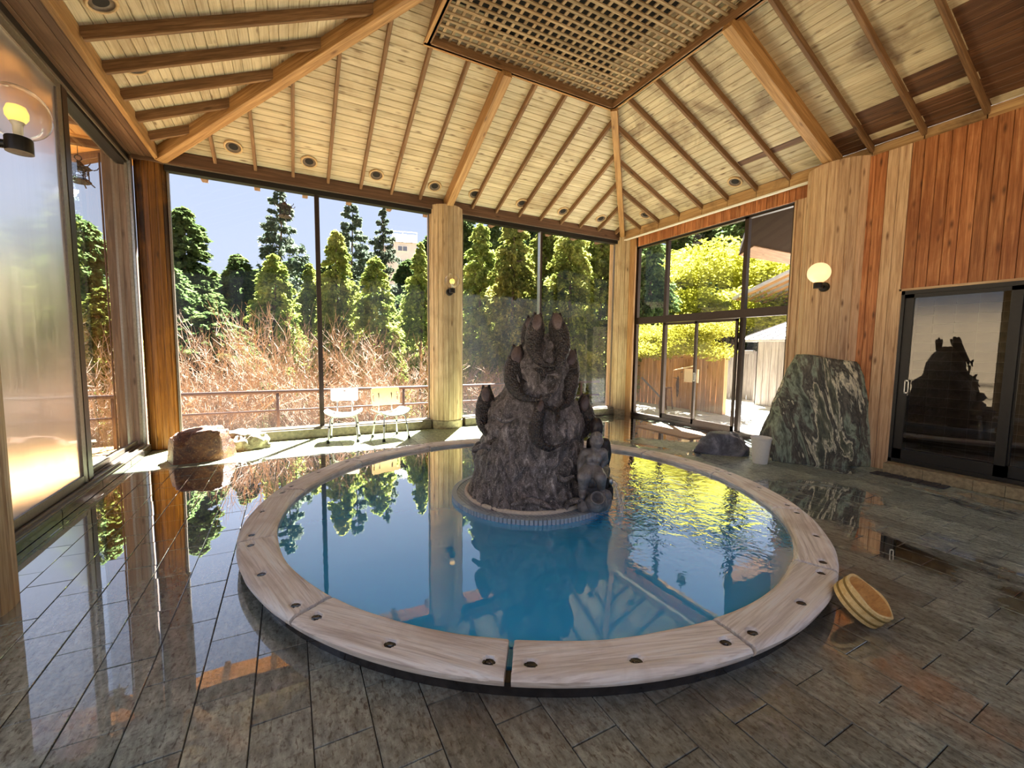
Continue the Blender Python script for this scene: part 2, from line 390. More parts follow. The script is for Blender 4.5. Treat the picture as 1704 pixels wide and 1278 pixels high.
def mk_floor():
    t = NT('wet_stone_tile'); p = t.pos(); r = t.rand(); o = t.obj()
    s = t.N('SeparateXYZ'); t.L(p, s.inputs[0]); X, Y = s.outputs[0], s.outputs[1]
    n1 = t.noise(t.mapping(p, (14, 5, 8), (0, 0, .35)), 2.2, 6, .68)
    n2 = t.noise(p, 46, 4, .6)
    n3 = t.noise(t.mapping(p, (60, 16, 30), (0, 0, .5)), 1., 3, .6)
    c = t.ramp(n1, [(.3, rgb(96,106,100)), (.5, rgb(148,160,150)), (.72, rgb(198,208,196))])
    c = t.mix(t.gray(n2, .52, .66, 0, .7), c, rgb(54,54,52))
    c = t.mix(t.gray(n3, .58, .66, 0, .8), c, rgb(34,32,30))
    # rust-brown mineral tone around the pool rim, in the tub's overflow
    d = t.N('VectorMath', operation='DISTANCE'); t.L(p, d.inputs[0]); d.inputs[1].default_value = (2.06, 3.52, 0)
    brown = t.math('MULTIPLY', t.gray(d.outputs['Value'], 2.3, 3.7, 1, 0), t.gray(Y, 1.5, 3.0, 1., .2))
    brown = t.math('MULTIPLY', brown, t.gray(t.noise(p, 2.1, 4), .25, .7, .45, 1))
    c = t.mix(t.math('MULTIPLY', brown, .85), c, t.mix(n1, rgb(66,50,36), rgb(140,112,84)))
    hv = t.N('HueSaturation'); t.L(c, hv.inputs['Color']); t.L(t.gray(r, 0, 1, .78, 1.25), hv.inputs['Value']); c = hv.outputs[0]
    # chalky lime bloom in patches near the front of the rim
    bl = t.math('MULTIPLY', t.gray(t.noise(t.mapping(p, (3, 2, 3)), 1.7, 6, .66, .6), .62, .72, 0, 1), t.gray(d.outputs['Value'], 2.4, 3.1, 1, 0))
    bl = t.math('MULTIPLY', bl, t.gray(n2, .35, .6, .3, 1))
    c = t.mix(t.math('MULTIPLY', bl, .8), c, rgb(206,200,206))
    c = t.mix(t.gray(Y, 6.0, 6.7, 0, .8), c, t.mix(1., c, (1., .93, .52, 1), 'MULTIPLY'))     # yellow tint along the windows, painted in so the sun patch reads warm
    # standing water: deep on the left and along the back, thin film elsewhere
    wn_ = t.noise(t.mapping(p, (1, .8, 1)), 1.35, 5, .6, .5)
    left = t.math('MULTIPLY', t.gray(X, -.1, 1.2, 1.4, 0), t.gray(Y, 1.95, 2.5, 0, 1))
    back = t.math('MULTIPLY', t.gray(Y, 4.6, 5.6, 0, .75), t.gray(X, 6.4, 7, 1, .6))
    sunny = t.math('MAXIMUM', t.gray(Y, 6.25, 6.55, 1, 0), t.gray(X, 4.2, 4.8, 0, 1))
    rt = t.gray(X, 2.6, 4.0, 0, .08)
    bias = t.math('MAXIMUM', t.math('MAXIMUM', left, back), rt)
    bias = t.math('ADD', bias, t.math('MULTIPLY', brown, .3))
    wet = t.gray(t.math('ADD', wn_, t.math('MULTIPLY', bias, .42)), .56, .66, 0, 1)
    wet = t.math('MULTIPLY', wet, sunny)
    film = t.gray(t.math('ADD', wn_, t.math('MULTIPLY', bias, .6)), .35, .75, .25, 1)
    t.set(Base_Color=c, Roughness=t.gray(film, 0, 1, .5, .28), Specular_IOR_Level=.6)
    hh = t.math('ADD', n1, t.math('MULTIPLY', n2, .6))
    t.L(t.bump(hh, .6, .008), t.p.inputs['Normal'])
    fb = t.bump(t.noise(p, 3.0, 2), .012, .02)
    gl = t.N('BsdfGlossy'); gl.inputs['Roughness'].default_value = .012; t.L(fb, gl.inputs['Normal'])
    m = t.N('MixShader'); t.L(t.math('MULTIPLY', wet, schlick(t, .04, None, 4.2, 3.8)), m.inputs[0]); t.L(t.p, m.inputs[1]); t.L(gl, m.inputs[2]); t.L(m, t.out.inputs[0])
    return t.m
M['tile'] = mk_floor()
M['grout'] = plain('dark_grout', rgb(40,36,30), .5, 0, .2, 60)
def mk_rock(name, cols, scale=6, aniso=(1, 1, 1), rot=(0, 0, 0), rough=.6, bump=.8, dist=1.2, speck=None):
    t = NT(name); o = t.obj()
    n = t.noise(t.mapping(o, aniso, rot), scale, 8, .65, dist)
    f = t.noise(o, scale*8, 5, .7)
    k = len(cols)
    c = t.ramp(n, [(.28+.46*i/(k-1), cols[i]) for i in range(k)])
    c = t.mix(t.gray(f, .5, .68, 0, .5), c, tuple(x*.35 for x in cols[0][:3])+(1,))
    if speck: c = t.mix(t.gray(t.noise(o, scale*9, 4), .58, .70, 0, .7), c, speck)
    return t.set(Base_Color=c, Roughness=rough, Normal=t.bump(t.math('ADD', n, t.math('MULTIPLY', f, .5)), bump, .03))
M['tower'] = mk_rock('dark_fountain_rock', [rgb(53,49,48), rgb(98,91,90), rgb(153,144,144), rgb(240,231,230)], 10, (1.6, 1.6, .7), (0, 0, 0), .42, 1., 1.2, rgb(230,224,224))
M['koi_plain'] = mk_rock('dark_bronze_koi', [rgb(38,33,33), rgb(63,56,56), rgb(95,85,85), rgb(132,120,120)], 9, (1, 1, 1), (0, 0, 0), .35, .4, .3)
def mk_scales():
    t = NT('scaled_bronze_carp'); o = t.obj()
    vo = t.N('TexVoronoi'); t.L(t.mapping(o, (1, 1, .8)), vo.inputs['Vector']); vo.inputs['Scale'].default_value = 72
    n = t.noise(o, 9, 6, .65, .3)
    c = t.ramp(n, [(.3, rgb(40,35,35)), (.5, rgb(66,57,56)), (.7, rgb(104,92,90))])
    c = t.mix(t.gray(vo.outputs['Distance'], .28, .5, 0, .75), c, rgb(22,18,18))
    return t.set(Base_Color=c, Roughness=.38, Normal=t.bump(t.math('SUBTRACT', t.math('MULTIPLY', n, .3), vo.outputs['Distance']), .9, .012))
M['koi'] = mk_scales()
M['koiplate'] = mk_rock('worn_koi_head', [rgb(62,50,47), rgb(87,71,70), rgb(108,92,90), rgb(127,111,107)], 6, (1, 1, 1), (0, 0, 0), .35, .25, .3)
M['statue'] = mk_rock('grey_bronze_statue', [rgb(73,69,71), rgb(109,105,107), rgb(139,136,138), rgb(177,173,175)], 5, (1, 1, 1), (0, 0, 0), .35, .25, .5)
M['statue_dark'] = mk_rock('black_bronze_statue', [rgb(26,21,21), rgb(40,33,33), rgb(55,45,45), rgb(72,62,62)], 5, (1, 1, 1), (0, 0, 0), .4, .25, .5)
def mk_banded():
    t = NT('green_banded_stone'); o = t.obj()
    w1 = t.noise(t.mapping(o, (1, 1, .5)), 1.5, 5, .55, .6, out=1)       # warp
    ad = t.N('VectorMath', operation='ADD'); sc = t.N('VectorMath', operation='SCALE'); t.L(w1, sc.inputs[0]); sc.inputs[3].default_value = .55
    t.L(t.mapping(o, (1, 1, 1), (0, .28, 0)), ad.inputs[0]); t.L(sc.outputs[0], ad.inputs[1]); v = ad.outputs[0]
    n = t.noise(t.mapping(v, (3.6, 3.6, .55)), 1.5, 7, .6)
    f = t.noise(t.mapping(v, (26, 26, 7)), 1.2, 6, .68)
    c = t.ramp(n, [(.30, rgb(45,47,43)), (.38, rgb(104,111,95)), (.44, rgb(166,180,157)), (.49, rgb(109,102,91)), (.54, rgb(72,75,66)), (.58, rgb(250,243,212)), (.62, rgb(125,127,104)), (.70, rgb(79,82,72))])
    c = t.mix(t.gray(f, .48, .66, 0, .65), c, rgb(44,42,36))
    c = t.mix(t.gray(f, .28, .40, .5, 0), c, rgb(186,182,160))
    return t.set(Base_Color=c, Roughness=.5, Normal=t.bump(t.math('ADD', n, t.math('MULTIPLY', f, .35)), 1., .05))
M['greenrock'] = mk_banded()
M['redrock'] = mk_rock('red_brown_stone', [rgb(70,44,46), rgb(112,70,54), rgb(150,98,62), rgb(206,154,92)], 5.5, (1, 1, 1.3), (0, 0, 0), .5, 1., 1.4, rgb(196,160,120))
M['palerock'] = mk_rock('pale_hollow_stone', [rgb(78,72,60), rgb(136,126,104), rgb(176,168,140), rgb(214,208,184)], 4, (1, 1, 1), (0, 0, 0), .6, .8)
M['bluerock'] = mk_rock('blue_grey_stone', [rgb(62,65,75), rgb(97,100,115), rgb(140,142,157), rgb(207,210,222)], 3.2, (1, 1, 1), (0, 0, 0), .45, .7)
def mk_leaf(name, c1, c2, c3, trans=.55):
    t = NT(name); t.n.remove(t.p); o = t.pos(); r = t.rand()
    n = t.noise(o, 1.1, 3, .6); n2 = t.noise(o, 9., 2, .6)
    k = t.math('ADD', t.math('MULTIPLY', n, .6), t.math('MULTIPLY', n2, .4))
    c = t.ramp(k, [(.34, c1), (.5, c2), (.66, c3)])
    hv = t.N('HueSaturation'); t.L(c, hv.inputs['Color']); t.L(t.gray(r, 0, 1, .75, 1.3), hv.inputs['Value']); t.L(t.gray(r, 0, 1, .49, .515), hv.inputs['Hue'])
    d = t.N('BsdfDiffuse'); t.L(hv, d.inputs[0]); tl = t.N('BsdfTranslucent'); t.L(hv, tl.inputs[0])
    m = t.N('MixShader'); m.inputs[0].default_value = trans; t.L(d, m.inputs[1]); t.L(tl, m.inputs[2]); t.L(m, t.out.inputs[0]); return t.m
M['leaf_dark'] = mk_leaf('dark_conifer_needles', rgb(51,65,40), rgb(88,107,63), rgb(132,145,89))
M['leaf_cedar'] = mk_leaf('yellow_green_cedar_sprays', rgb(78,93,43), rgb(128,136,66), rgb(183,179,100))
M['leaf_yellow'] = mk_leaf('bright_yellow_green_leaves', rgb(134,135,43), rgb(169,168,59), rgb(188,185,98), .6)
M['leaf_fir'] = mk_leaf('grey_green_fir_needles', rgb(66,78,66), rgb(100,112,94), rgb(144,151,126))
def mk_ground():
    t = NT('leaf_litter_ground'); p = t.pos(); n = t.noise(p, 1.6, 8, .7)
    return t.set(Base_Color=t.ramp(n, [(.3, rgb(62,54,38)), (.5, rgb(100,86,64)), (.7, rgb(130,114,90))]), Roughness=.95)
M['ground'] = mk_ground()
def mk_tub():
    return wood('pale_cypress_tub', [rgb(226,190,120), rgb(240,210,146), rgb(248,224,166)], rgb(206,160,92), .5, .8, 0, .05)
M['tub'] = mk_tub(); M['tubin'] = wood('honey_tub_inside', [rgb(184,124,58), rgb(208,150,80), rgb(222,168,98)], rgb(150,94,44), .4, .8, 0, .05)
M['hoop'] = plain('bamboo_green_hoop', rgb(150,120,62), .5)
def mk_stream():
    t = NT('falling_water'); t.n.remove(t.p)
    tr = t.N('BsdfTransparent'); gl = t.N('BsdfGlossy'); gl.inputs['Roughness'].default_value = .1; df = t.N('BsdfTranslucent'); df.inputs[0].default_value = (.9, .95, 1, 1)
    m = t.N('MixShader'); m.inputs[0].default_value = .5; t.L(gl, m.inputs[1]); t.L(df, m.inputs[2])
    m2 = t.N('MixShader'); t.L(t.gray(t.noise(t.mapping(t.obj(), (60, 60, 8)), 1, 3), .4, .6, .1, .6), m2.inputs[0]); t.L(tr, m2.inputs[1]); t.L(m, m2.inputs[2]); t.L(m2, t.out.inputs[0]); return t.m
M['stream'] = mk_stream()
# ------------------------------------------------------------------ setting: floor
PC = Vector((2.06, 3.52, 0)); RIN, ROUT, RTOP, RBAS = 2.17, 2.42, .14, 2.24
XW, YB, XL = 6.8, 7.62, -1.75           # planked right wall, back sill face, left sill face
floor = struct('floor', 'wet grey stone tile floor around the round pool')
PX, PY, X0, Y0 = .2165, .435, .043, .985
cand = []
i0, i1 = math.floor((XL-X0)/PX), math.ceil((7.1-X0)/PX)
for i in range(i0, i1):
    xa, xb = X0+PX*i, X0+PX*(i+1)
    ph = Y0 if i % 2 else Y0 + PY/2
    j0 = math.floor((-1.2-ph)/PY); j1 = math.ceil((YB-ph)/PY)
    for j in range(j0, j1):
        ya, yb = ph+PY*j, ph+PY*(j+1)
        xa2, xb2, ya2, yb2 = max(xa, XL), min(xb, 7.08), max(ya, -1.2), min(yb, YB)
        if xb2-xa2 < .03 or yb2-ya2 < .03: continue
        if xa2 > XW and yb2 < 3.6: continue
        g = .0022
        poly = [(xa2+g, ya2+g), (xb2-g, ya2+g), (xb2-g, yb2-g), (xa2+g, yb2-g)]
        c = Vector(((xa2+xb2)/2, (ya2+yb2)/2, 0)); d = c-PC
        far = max((Vector((x, y, 0))-PC).length for x, y in poly); near = min((Vector((x, y, 0))-PC).length for x, y in poly)
        if far < RBAS+.03: continue
        full = (xb2-xa2 > PX-.001 and yb2-ya2 > PY-.001)
        if near < RBAS+.02 or d.length < RBAS+.2:
            n = d.normalized(); lim = RBAS+.01; out = []
            for a in range(len(poly)):
                p, q = poly[a], poly[(a+1) % len(poly)]
                sp = (p[0]-PC.x)*n.x+(p[1]-PC.y)*n.y-lim; sq = (q[0]-PC.x)*n.x+(q[1]-PC.y)*n.y-lim
                if sp >= 0: out.append(p)
                if sp*sq < 0:
                    k = sp/(sp-sq); out.append((p[0]+(q[0]-p[0])*k, p[1]+(q[1]-p[1])*k))
            if len(out) < 3: continue
            if len(out) != 4 or out != poly: full = False
            poly = out
        vis = seen(c, 30) or any(seen((x, y, 0), 5) for x, y in poly)
        hid = d.length < ROUT-.08
        cand.append((0 if (vis and not hid) else 1, c.length, c, poly, full))
cand.sort(key=lambda a: (a[0], a[1]))
def tile_mesh(poly, c, name='tile'):
    n = len(poly); e = .0018
    lo = [(x-c.x, y-c.y, -.025) for x, y in poly]; mid = [(x-c.x, y-c.y, -.002) for x, y in poly]
    top = []
    for x, y in poly:
        dx, dy = x-c.x, y-c.y; top.append((dx-math.copysign(min(e, abs(dx)*.2), dx), dy-math.copysign(min(e, abs(dy)*.2), dy), 0))
    f = [[i, (i+1) % n, n+(i+1) % n, n+i] for i in range(n)] + [[n+i, n+(i+1) % n, 2*n+(i+1) % n, 2*n+i] for i in range(n)] + [list(range(2*n, 3*n))]
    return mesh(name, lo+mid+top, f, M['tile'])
full_me = None; rest = MB()
for k, (bad, dist, c, poly, full) in enumerate(cand):
    if k < 296 and not bad:
        if full:
            if full_me is None: full_me = tile_mesh(poly, c)
            me = full_me
        else: me = tile_mesh(poly, c)
        T = Matrix.Translation((c.x, c.y, rnd.uniform(-.0012, .0012))) @ Matrix.Rotation(rnd.gauss(0, .0012), 4, 'X') @ Matrix.Rotation(rnd.gauss(0, .0012), 4, 'Y')
        mobj('tile', me, floor, T)
    else: rest.prism(poly, -.025, rnd.uniform(-.001, .001))
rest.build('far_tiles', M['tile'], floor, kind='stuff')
sub = MB(); N = 96        # bedding under the tiles, open over the pool
ring = [(PC.x+(RBAS-.02)*math.cos(2*PI*i/N), PC.y+(RBAS-.02)*math.sin(2*PI*i/N)) for i in range(N)]
def tobox(i):
    a = 2*PI*i/N; ca, sa = math.cos(a), math.sin(a); ks = []
    for lim, cc, dd in ((7.15, PC.x, ca), (-2.0, PC.x, ca), (7.9, PC.y, sa), (-1.3, PC.y, sa)):
        if abs(dd) > 1e-6:
            t = (lim-cc)/dd
            if t > 0: ks.append(t)
    t = min(ks); return (PC.x+t*ca, PC.y+t*sa)
outr = [tobox(i) for i in range(N)]
sub.add([(x, y, -.007) for x, y in ring]+[(x, y, -.007) for x, y in outr]+[(x, y, -.1) for x, y in ring]+[(x, y, -.1) for x, y in outr],
        [[i, N+i, N+(i+1) % N, (i+1) % N] for i in range(N)] + [[2*N+i, 2*N+(i+1) % N, 3*N+(i+1) % N, 3*N+i] for i in range(N)] + [[i, (i+1) % N, 2*N+(i+1) % N, 2*N+i] for i in range(N)])
for cx_, cy_ in ((7.15, 7.9), (-2.0, 7.9), (7.15, -1.3), (-2.0, -1.3)): sub.box(cx_-.35, cx_+.0, cy_-.35, cy_, -.1, -.0075) if cx_ > 0 and cy_ > 0 else None
sub.build('grout', M['grout'], floor)

# ------------------------------------------------------------------ setting: ceiling
SL = .44; EZ = 4.2; EX0, EX1, EY0, EY1 = -1.5, 6.85, -1.05, 7.65
nz = 1/math.sqrt(1+SL*SL)
def zc(d): return EZ+SL*d
ceil = struct('ceiling', 'hipped ceiling of pale cedar boards on dark rafters')
LX0, LX1, LY0, LY1, LZ = 1.57, 4.47, 2.42, 5.30, 5.22
LIGHTS_B = [-.61, .36, 1.35, 2.33, 3.08, 4.06, 5.02, 6.0]; LIGHTS_R = [6.72, 4.72]; LIGHTS_L = [4.87, 5.78, 6.75]
def slope_rows(side, mat, rows, step=.094):
    for i in range(rows):
        d0, d1 = i*step, (i+1)*step; dm = (d0+d1)/2
        if side == 'B': a0, a1 = EX0, EX1
        else: a0, a1 = EY0, EY1
        lo, hi = a0+dm, a1-dm
        if side == 'L': lo = max(lo, 2.5)
        if side == 'R': lo = max(lo, .2)
        if side == 'B' and i > 27: hi = min(hi, 2.2)
        if hi-lo < .15: continue
        cuts = [lo]
        if i < 28 and hi-lo > 2.5:
            base = -.86 if side == 'B' else .55
            ks = [base+.5*k for k in range(0, 18) if lo+.8 < base+.5*k < hi-.8]
            if ks: cuts += sorted(rnd.sample(ks, 1 if side != 'B' else (2 if len(ks) > 6 and i % 2 else 1)))
        if side == 'R' and dm < 1.25: cuts = [lo, 1.87, 2.39, 2.91, 3.43] + ([4.47] if hi > 5.5 else [])
        cuts.append(hi)
        for q in range(len(cuts)-1):
            p, r = cuts[q], cuts[q+1]; hw = (d1-d0)/2
            zz = zc(dm)
            if side == 'B': P0, P1, nrm = (p, EY1-dm, zz), (r, EY1-dm, zz), (0, -SL, -1)
            elif side == 'R': P0, P1, nrm = (EX1-dm, p, zz), (EX1-dm, r, zz), (-SL, 0, -1)
            else: P0, P1, nrm = (EX0+dm, p, zz), (EX0+dm, r, zz), (SL, 0, -1)
            # local y = z cross x : find which way is uphill
            Fm = frame(P0, P1, nrm); yl = Vector((Fm[0][1], Fm[1][1], Fm[2][1])); upy = 1 if yl.z > 0 else -1
            s = e = 0
            c4 = [0, 0, 0, 0]
            if q == 0 and lo > a0+dm-.01: 
                c4[0] = -hw*upy; c4[2] = hw*upy
            if q == len(cuts)-2 and hi > a1-dm-.01:
                c4[1] = hw*upy; c4[3] = -hw*upy
            ym_ = (p+r)/2; soak = 1.2 if ym_ < 1.9 else .8 if ym_ < 2.4 else .56 if ym_ < 3. else .40 if ym_ < 3.5 else 0
            bm_ = M['ceil_brown'] if side == 'R' and (dm < soak*rnd.uniform(.85, 1.02) and rnd.random() > .1 or (i == 5 and 3.4 < ym_ < 4.5)) else mat
            o = board('ceiling_board', ceil, bm_, P0, P1, (d1-d0)/nz-.003, .022, nrm, .0055, tuple(c4))
slope_rows('B', M['ceil'], 45)
slope_rows('R', M['ceil_r'], 30)
slope_rows('L', M['ceil'], 44)
rf = MB()      # outer roof shell that keeps the weather and the sun out
OV = 1.0; ez = EZ+.06
a = [(EX0-1.35, EY0-OV, ez), (EX1+1.05, EY0-OV, ez), (EX1+1.05, EY1+OV, ez), (EX0-1.35, EY1+OV, ez)]
b = [(EX0-.02, EY0-.02, ez), (EX1+.02, EY0-.02, ez), (EX1+.02, EY1+.02, ez), (EX0-.02, EY1+.02, ez)]
apex = 4.17; top = [(EX0+apex, EY0+apex, EZ+SL*apex+.12), (EX0+apex, EY1-apex, EZ+SL*apex+.12)]
rf.add(a+b, [[i, (i+1) % 4, 4+(i+1) % 4, 4+i] for i in range(4)])
up = [(x, y, z+.09) for x, y, z in a]
rf.add(a+up+top, [[i, (i+1) % 4, 4+(i+1) % 4, 4+i] for i in range(4)] + [[4, 5, 8], [5, 6, 9, 8], [6, 7, 9], [7, 4, 8, 9]])
rf.build('roof_shell', M['roofgrey'], ceil)
fs = MB()      # front slope, behind the camera
fs.add([(EX0, EY0, EZ), (EX1, EY0, EZ), (EX0+apex, EY0+apex, zc(apex)), (EX0, EY0, EZ+.02), (EX1, EY0, EZ+.02), (EX0+apex, EY0+apex, zc(apex)+.02)], [[0, 1, 2], [3, 5, 4], [0, 3, 4, 1]])
fs.build('front_slope', M['ceil'], ceil)
for (x0, x1, y0, y1) in ((EX0-.02, EX0+.4, EY0, 2.5), (EX1-.4, EX1, EY0, .2)): pass
ls = MB(); ls.add([(EX0, EY0, EZ+.004), (EX0, 2.5, EZ+.004), (EX0+apex, 2.5, zc(apex)+.004), (EX0+apex, EY0+apex, zc(apex)+.004)], [[0, 1, 2, 3]])
ls.add([(EX1, EY0, EZ+.004), (EX1, .2, EZ+.004), (EX1-1.25, .2, zc(1.25)+.004), (EX1-apex, .2+.0, zc(apex)+.004), (EX1-apex, EY0+apex, zc(apex)+.004)][:3]+[(EX1-1.25, .2, zc(1.25)+.004)], [[0, 1, 2]])
ls.build('side_slope', M['ceil'], ceil)
# rafters
RD, RW = .105, .042
def rafter(p0, p1, wd, dp, nrm, mat, name='rafter'):
    n = Vector(nrm).normalized()
    board(name, ceil, mat, Vector(p0)+n*dp, Vector(p1)+n*dp, wd, dp, nrm, .004)
dlat = EY1-LY1
for k in range(17):
    x = -.86+.5*k
    if x > EX1-.2: break
    d = min(x-EX0, EX1-x)-.06
    d = min(d, dlat+.02 if LX0 < x < LX1+.1 else 4.1)
    big = (k == 7)
    nrm = (0, -SL, -1)
    if big: rafter((x, EY1+.02, zc(-.02)), (x, EY1-dlat, zc(dlat)), .125, .2, nrm, M['hip'], 'main_beam')
    else: rafter((x, EY1+.02, zc(-.02)), (x, EY1-d, zc(d)), RW, RD*.75, nrm, M['rafter'])
dr = EX1-LX1
for k in range(16):
    y = EY1-.55-.5*k-.02*k
    if y < .4: break
    d = min(EY1-y, y-EY0)-.06
    d = min(d, dr+.02 if LY0 < y < LY1 else (dr+.4 if y < LY1 else 4.))
    nrm = (-SL, 0, -1)
    if k == 7: rafter((EX1+.02, y-.12, zc(-.02)), (EX1-dr, y-.12, zc(dr)), .125, .2, nrm, M['hip'], 'main_beam')
    else: rafter((EX1+.02, y, zc(-.02)), (EX1-d, y, zc(d)), RW, RD*.75, nrm, M['rafter'])
for k in range(8):
    y = EY1-.5-.5*k
    d = min(EY1-y, 4.)-.06
    rafter((EX0-.02, y, zc(-.02)), (EX0+d, y, zc(d)), RW, RD, (SL, 0, -1), M['rafter'])
# hips
def hipbeam(c0, dirx, diry, d, wd, dp, d0=-.02):
    P0 = (c0[0]+dirx*d0, c0[1]+diry*d0, zc(d0)+.0); P1 = (c0[0]+dirx*d, c0[1]+diry*d, zc(d))
    t = Vector(P1)-Vector(P0); side = Vector((-t.y, t.x, 0)); n = t.cross(side); n = -n if n.z > 0 else n
    rafter(P0, P1, wd, dp, n, M['hip'], 'hip_beam')
hipbeam((EX0, EY1), 1, -1, 4.1, .13, .19); hipbeam((EX1, EY1), -1, -1, dr-.01, .10, .15)
# eave plates
pl = struct('trim_1', 'dark brown beam over the back windows'); board('beam', pl, M['beam_dark'], (EX0-.3, EY1, 4.105), (7.4, EY1, 4.105), .19, .14, (0, -1, 0))
q = MB(); q.box(-1.46, 6.9, 7.68, 7.80, 3.93, 4.01); q.build('head_track', M['black_metal'], pl)
q = MB(); q.box(-1.46, 6.9, 7.652, 7.668, 4.0, 4.012); q.build('bead', M['dull_metal'], pl)
pl = struct('trim_2', 'stained tan beam along the top of the right wall')
yb = EY1-.55
ycuts = [EY1]+[EY1-.55-.52*k for k in range(0, 14)]
for k in range(len(ycuts)-1):
    board('beam', pl, M['beam_tan'], (EX1, ycuts[k]-.006, 4.11), (EX1, ycuts[k+1]+.006, 4.11), .19, .14, (-1, 0, 0), .012)
q = MB(); q.box(EX1-.03, EX1+.02, -.6, EY1-.02, 3.985, 4.01); q.build('bead', M['white_plastic'], pl)
pl = struct('trim_3', 'brown beam and soffit over the left glass wall')
board('beam', pl, M['hip'], (EX0, 1.0, 4.12), (EX0, EY1, 4.12), .17, .05, (1, 0, 0))
for k in range(5):
    board('soffit_board', pl, M['beam_dark'], (EX0-.04-.075*k, 1.0, 4.06+.004*(k % 2)), (EX0-.04-.075*k, 7.7, 4.06+.004*(k % 2)), .072, .02, (0, 0, -1))
q = MB(); q.box(-1.96, -1.84, 1.0, 7.7, 3.9, 4.08); q.build('head_track', M['black_metal'], pl)
q = MB(); q.box(-1.83, -1.815, 1.0, 7.7, 3.93, 3.96); q.box(-1.98, -1.965, 1.0, 7.7, 3.9, 4.0); q.build('bead', M['dull_metal'], pl)
# lattice in the middle of the ceiling
lat = thing('ceiling_lattice', (LX0, LY0, LZ), 'square wooden lattice grille hung in the middle of the ceiling', 'lattice')
for nm, P0, P1, n in (('frame_board', (LX0, LY1, LZ+.07), (LX1, LY1, LZ+.07), (0, 1, 0)), ('frame_board', (LX1, LY0, LZ+.07), (LX1, LY1, LZ+.07), (1, 0, 0)),
                      ('frame_board', (LX0, LY0, LZ+.07), (LX1, LY0, LZ+.07), (0, -1, 0)), ('frame_board', (LX0, LY0, LZ+.07), (LX0, LY1, LZ+.07), (-1, 0, 0))):
    board(nm, lat, M['rafter'], P0, P1, .30, .05, n)
lip = [('lip', (LX0-.03, LY1, LZ-.08), (LX1+.03, LY1, LZ-.08)), ('lip', (LX1, LY0, LZ-.08), (LX1, LY1, LZ-.08)), ('lip', (LX0, LY0, LZ-.08), (LX0, LY1, LZ-.08))]
for nm, a_, b_ in lip: board(nm, lat, M['hip'], a_, b_, .07, .02, (0, 0, -1))
n = 25; px_, py_ = (LX1-LX0-.1)/n, (LY1-LY0-.1)/n
for k in range(1, n):
    x = LX0+.05+px_*k; board('slat', lat, M['lattice'], (x, LY0+.04, LZ+.012), (x, LY1-.04, LZ+.010), .036, .016, (0, 0, -1), .002, share=True)
for k in range(1, n):
    y = LY0+.05+py_*k; board('slat', lat, M['lattice'], (LX0+.04, y, LZ+.0), (LX1-.04, y, LZ), .036, .016, (0, 0, -1), .002, share=True)
dk = MB(); dk.box(LX0, LX1, LY0, LY1, LZ+.2, LZ+.22); dk.build('dark_gap_sheet', M['dark_interior'], lat)  # dark sheet standing in for the unlit space above the grille
# recessed lights
def downlight(p, nrm, label):
    Mx = frame(p, Vector(p)+Vector((nrm[1], -nrm[0], 0)), nrm)
    t = thing('recessed_light', p, label, 'ceiling light', 'recessed round lights along the eaves')
    r = MB(); r.lathe([(.118, 0), (.118, .018), (.108, .026), (.096, .024), (.088, .006)], p, 28, Mx.to_3x3(), caps=False); r.build('trim_ring', M['ring'], t, True)
    c = MB(); c.lathe([(.090, .018), (.084, .008), (.058, .003)], p, 24, Mx.to_3x3(), caps=False); c.build('reflector', M['canister'], t, True)  # brown ring, painted as the dimly lit wall of the recess
    c = MB(); c.lathe([(.059, .0032), (.0, .0022)], p, 24, Mx.to_3x3(), caps=False); c.build('socket', M['dark_interior'], t, True)  # dark disc at board level, painted as the shaded depth of the recess
for i, x in enumerate(LIGHTS_B):
    d = .26; where = ['first', 'second', 'third', 'fourth', 'fifth', 'sixth', 'seventh', 'eighth'][i]
    downlight((x, EY1-d, zc(d)-.001), (0, -SL, -1), 'round recessed light over the back windows, %s from the left corner' % where)
for i, y in enumerate(LIGHTS_R): downlight((EX1-.24, y, zc(.24)-.001), (-SL, 0, -1), 'round recessed light on the right slope, %s the back corner' % ('next to' if i == 0 else 'farther from'))
for i, y in enumerate(LIGHTS_L): downlight((EX0+.22, y, zc(.22)-.001), (SL, 0, -1), 'round recessed light on the left slope, %s' % ['farthest from the corner hip beam', 'in the middle', 'beside the corner hip beam'][i])

# ------------------------------------------------------------------ setting: walls
wr = struct('wall_right', 'red-brown knotty cedar plank wall')
x = XW; y = 2.98; wp = .118
DY0, DY1, DZ = .55, 2.49, 2.28
while y > -.7:
    y2 = y-wp; ym = (y+y2)/2
    z0 = DZ+.02 if DY0 < ym < DY1-.02 else 0
    jit = rnd.uniform(-.003, .003)
    board('plank', wr, M['redwall'] if not (2.5 < ym < 2.72) else M['jamb'], (x+jit, ym, z0), (x+jit, ym, 4.06), wp-.004, .03, (-1, 0, 0), .005, share=False)
    y = y2
board('casing', wr, M['jamb'], (XW-.012, DY1+.012, 0), (XW-.012, DY1+.012, DZ+.02), .03, .10, (-1, 0, 0))
board('casing', wr, M['jamb'], (XW-.012, DY0, DZ+.01), (XW-.012, DY1+.03, DZ+.01), .03, .10, (-1, 0, 0))
q = MB(); q.box(XW+.14, XW+.2, -1.3, DY0, 0, 4.2); q.box(XW+.14, XW+.2, DY1+.02, 3.0, 0, 4.2); q.box(XW+.14, XW+.2, DY0, DY1+.02, DZ+.04, 4.2); q.build('backing', M['dark_interior'], wr)
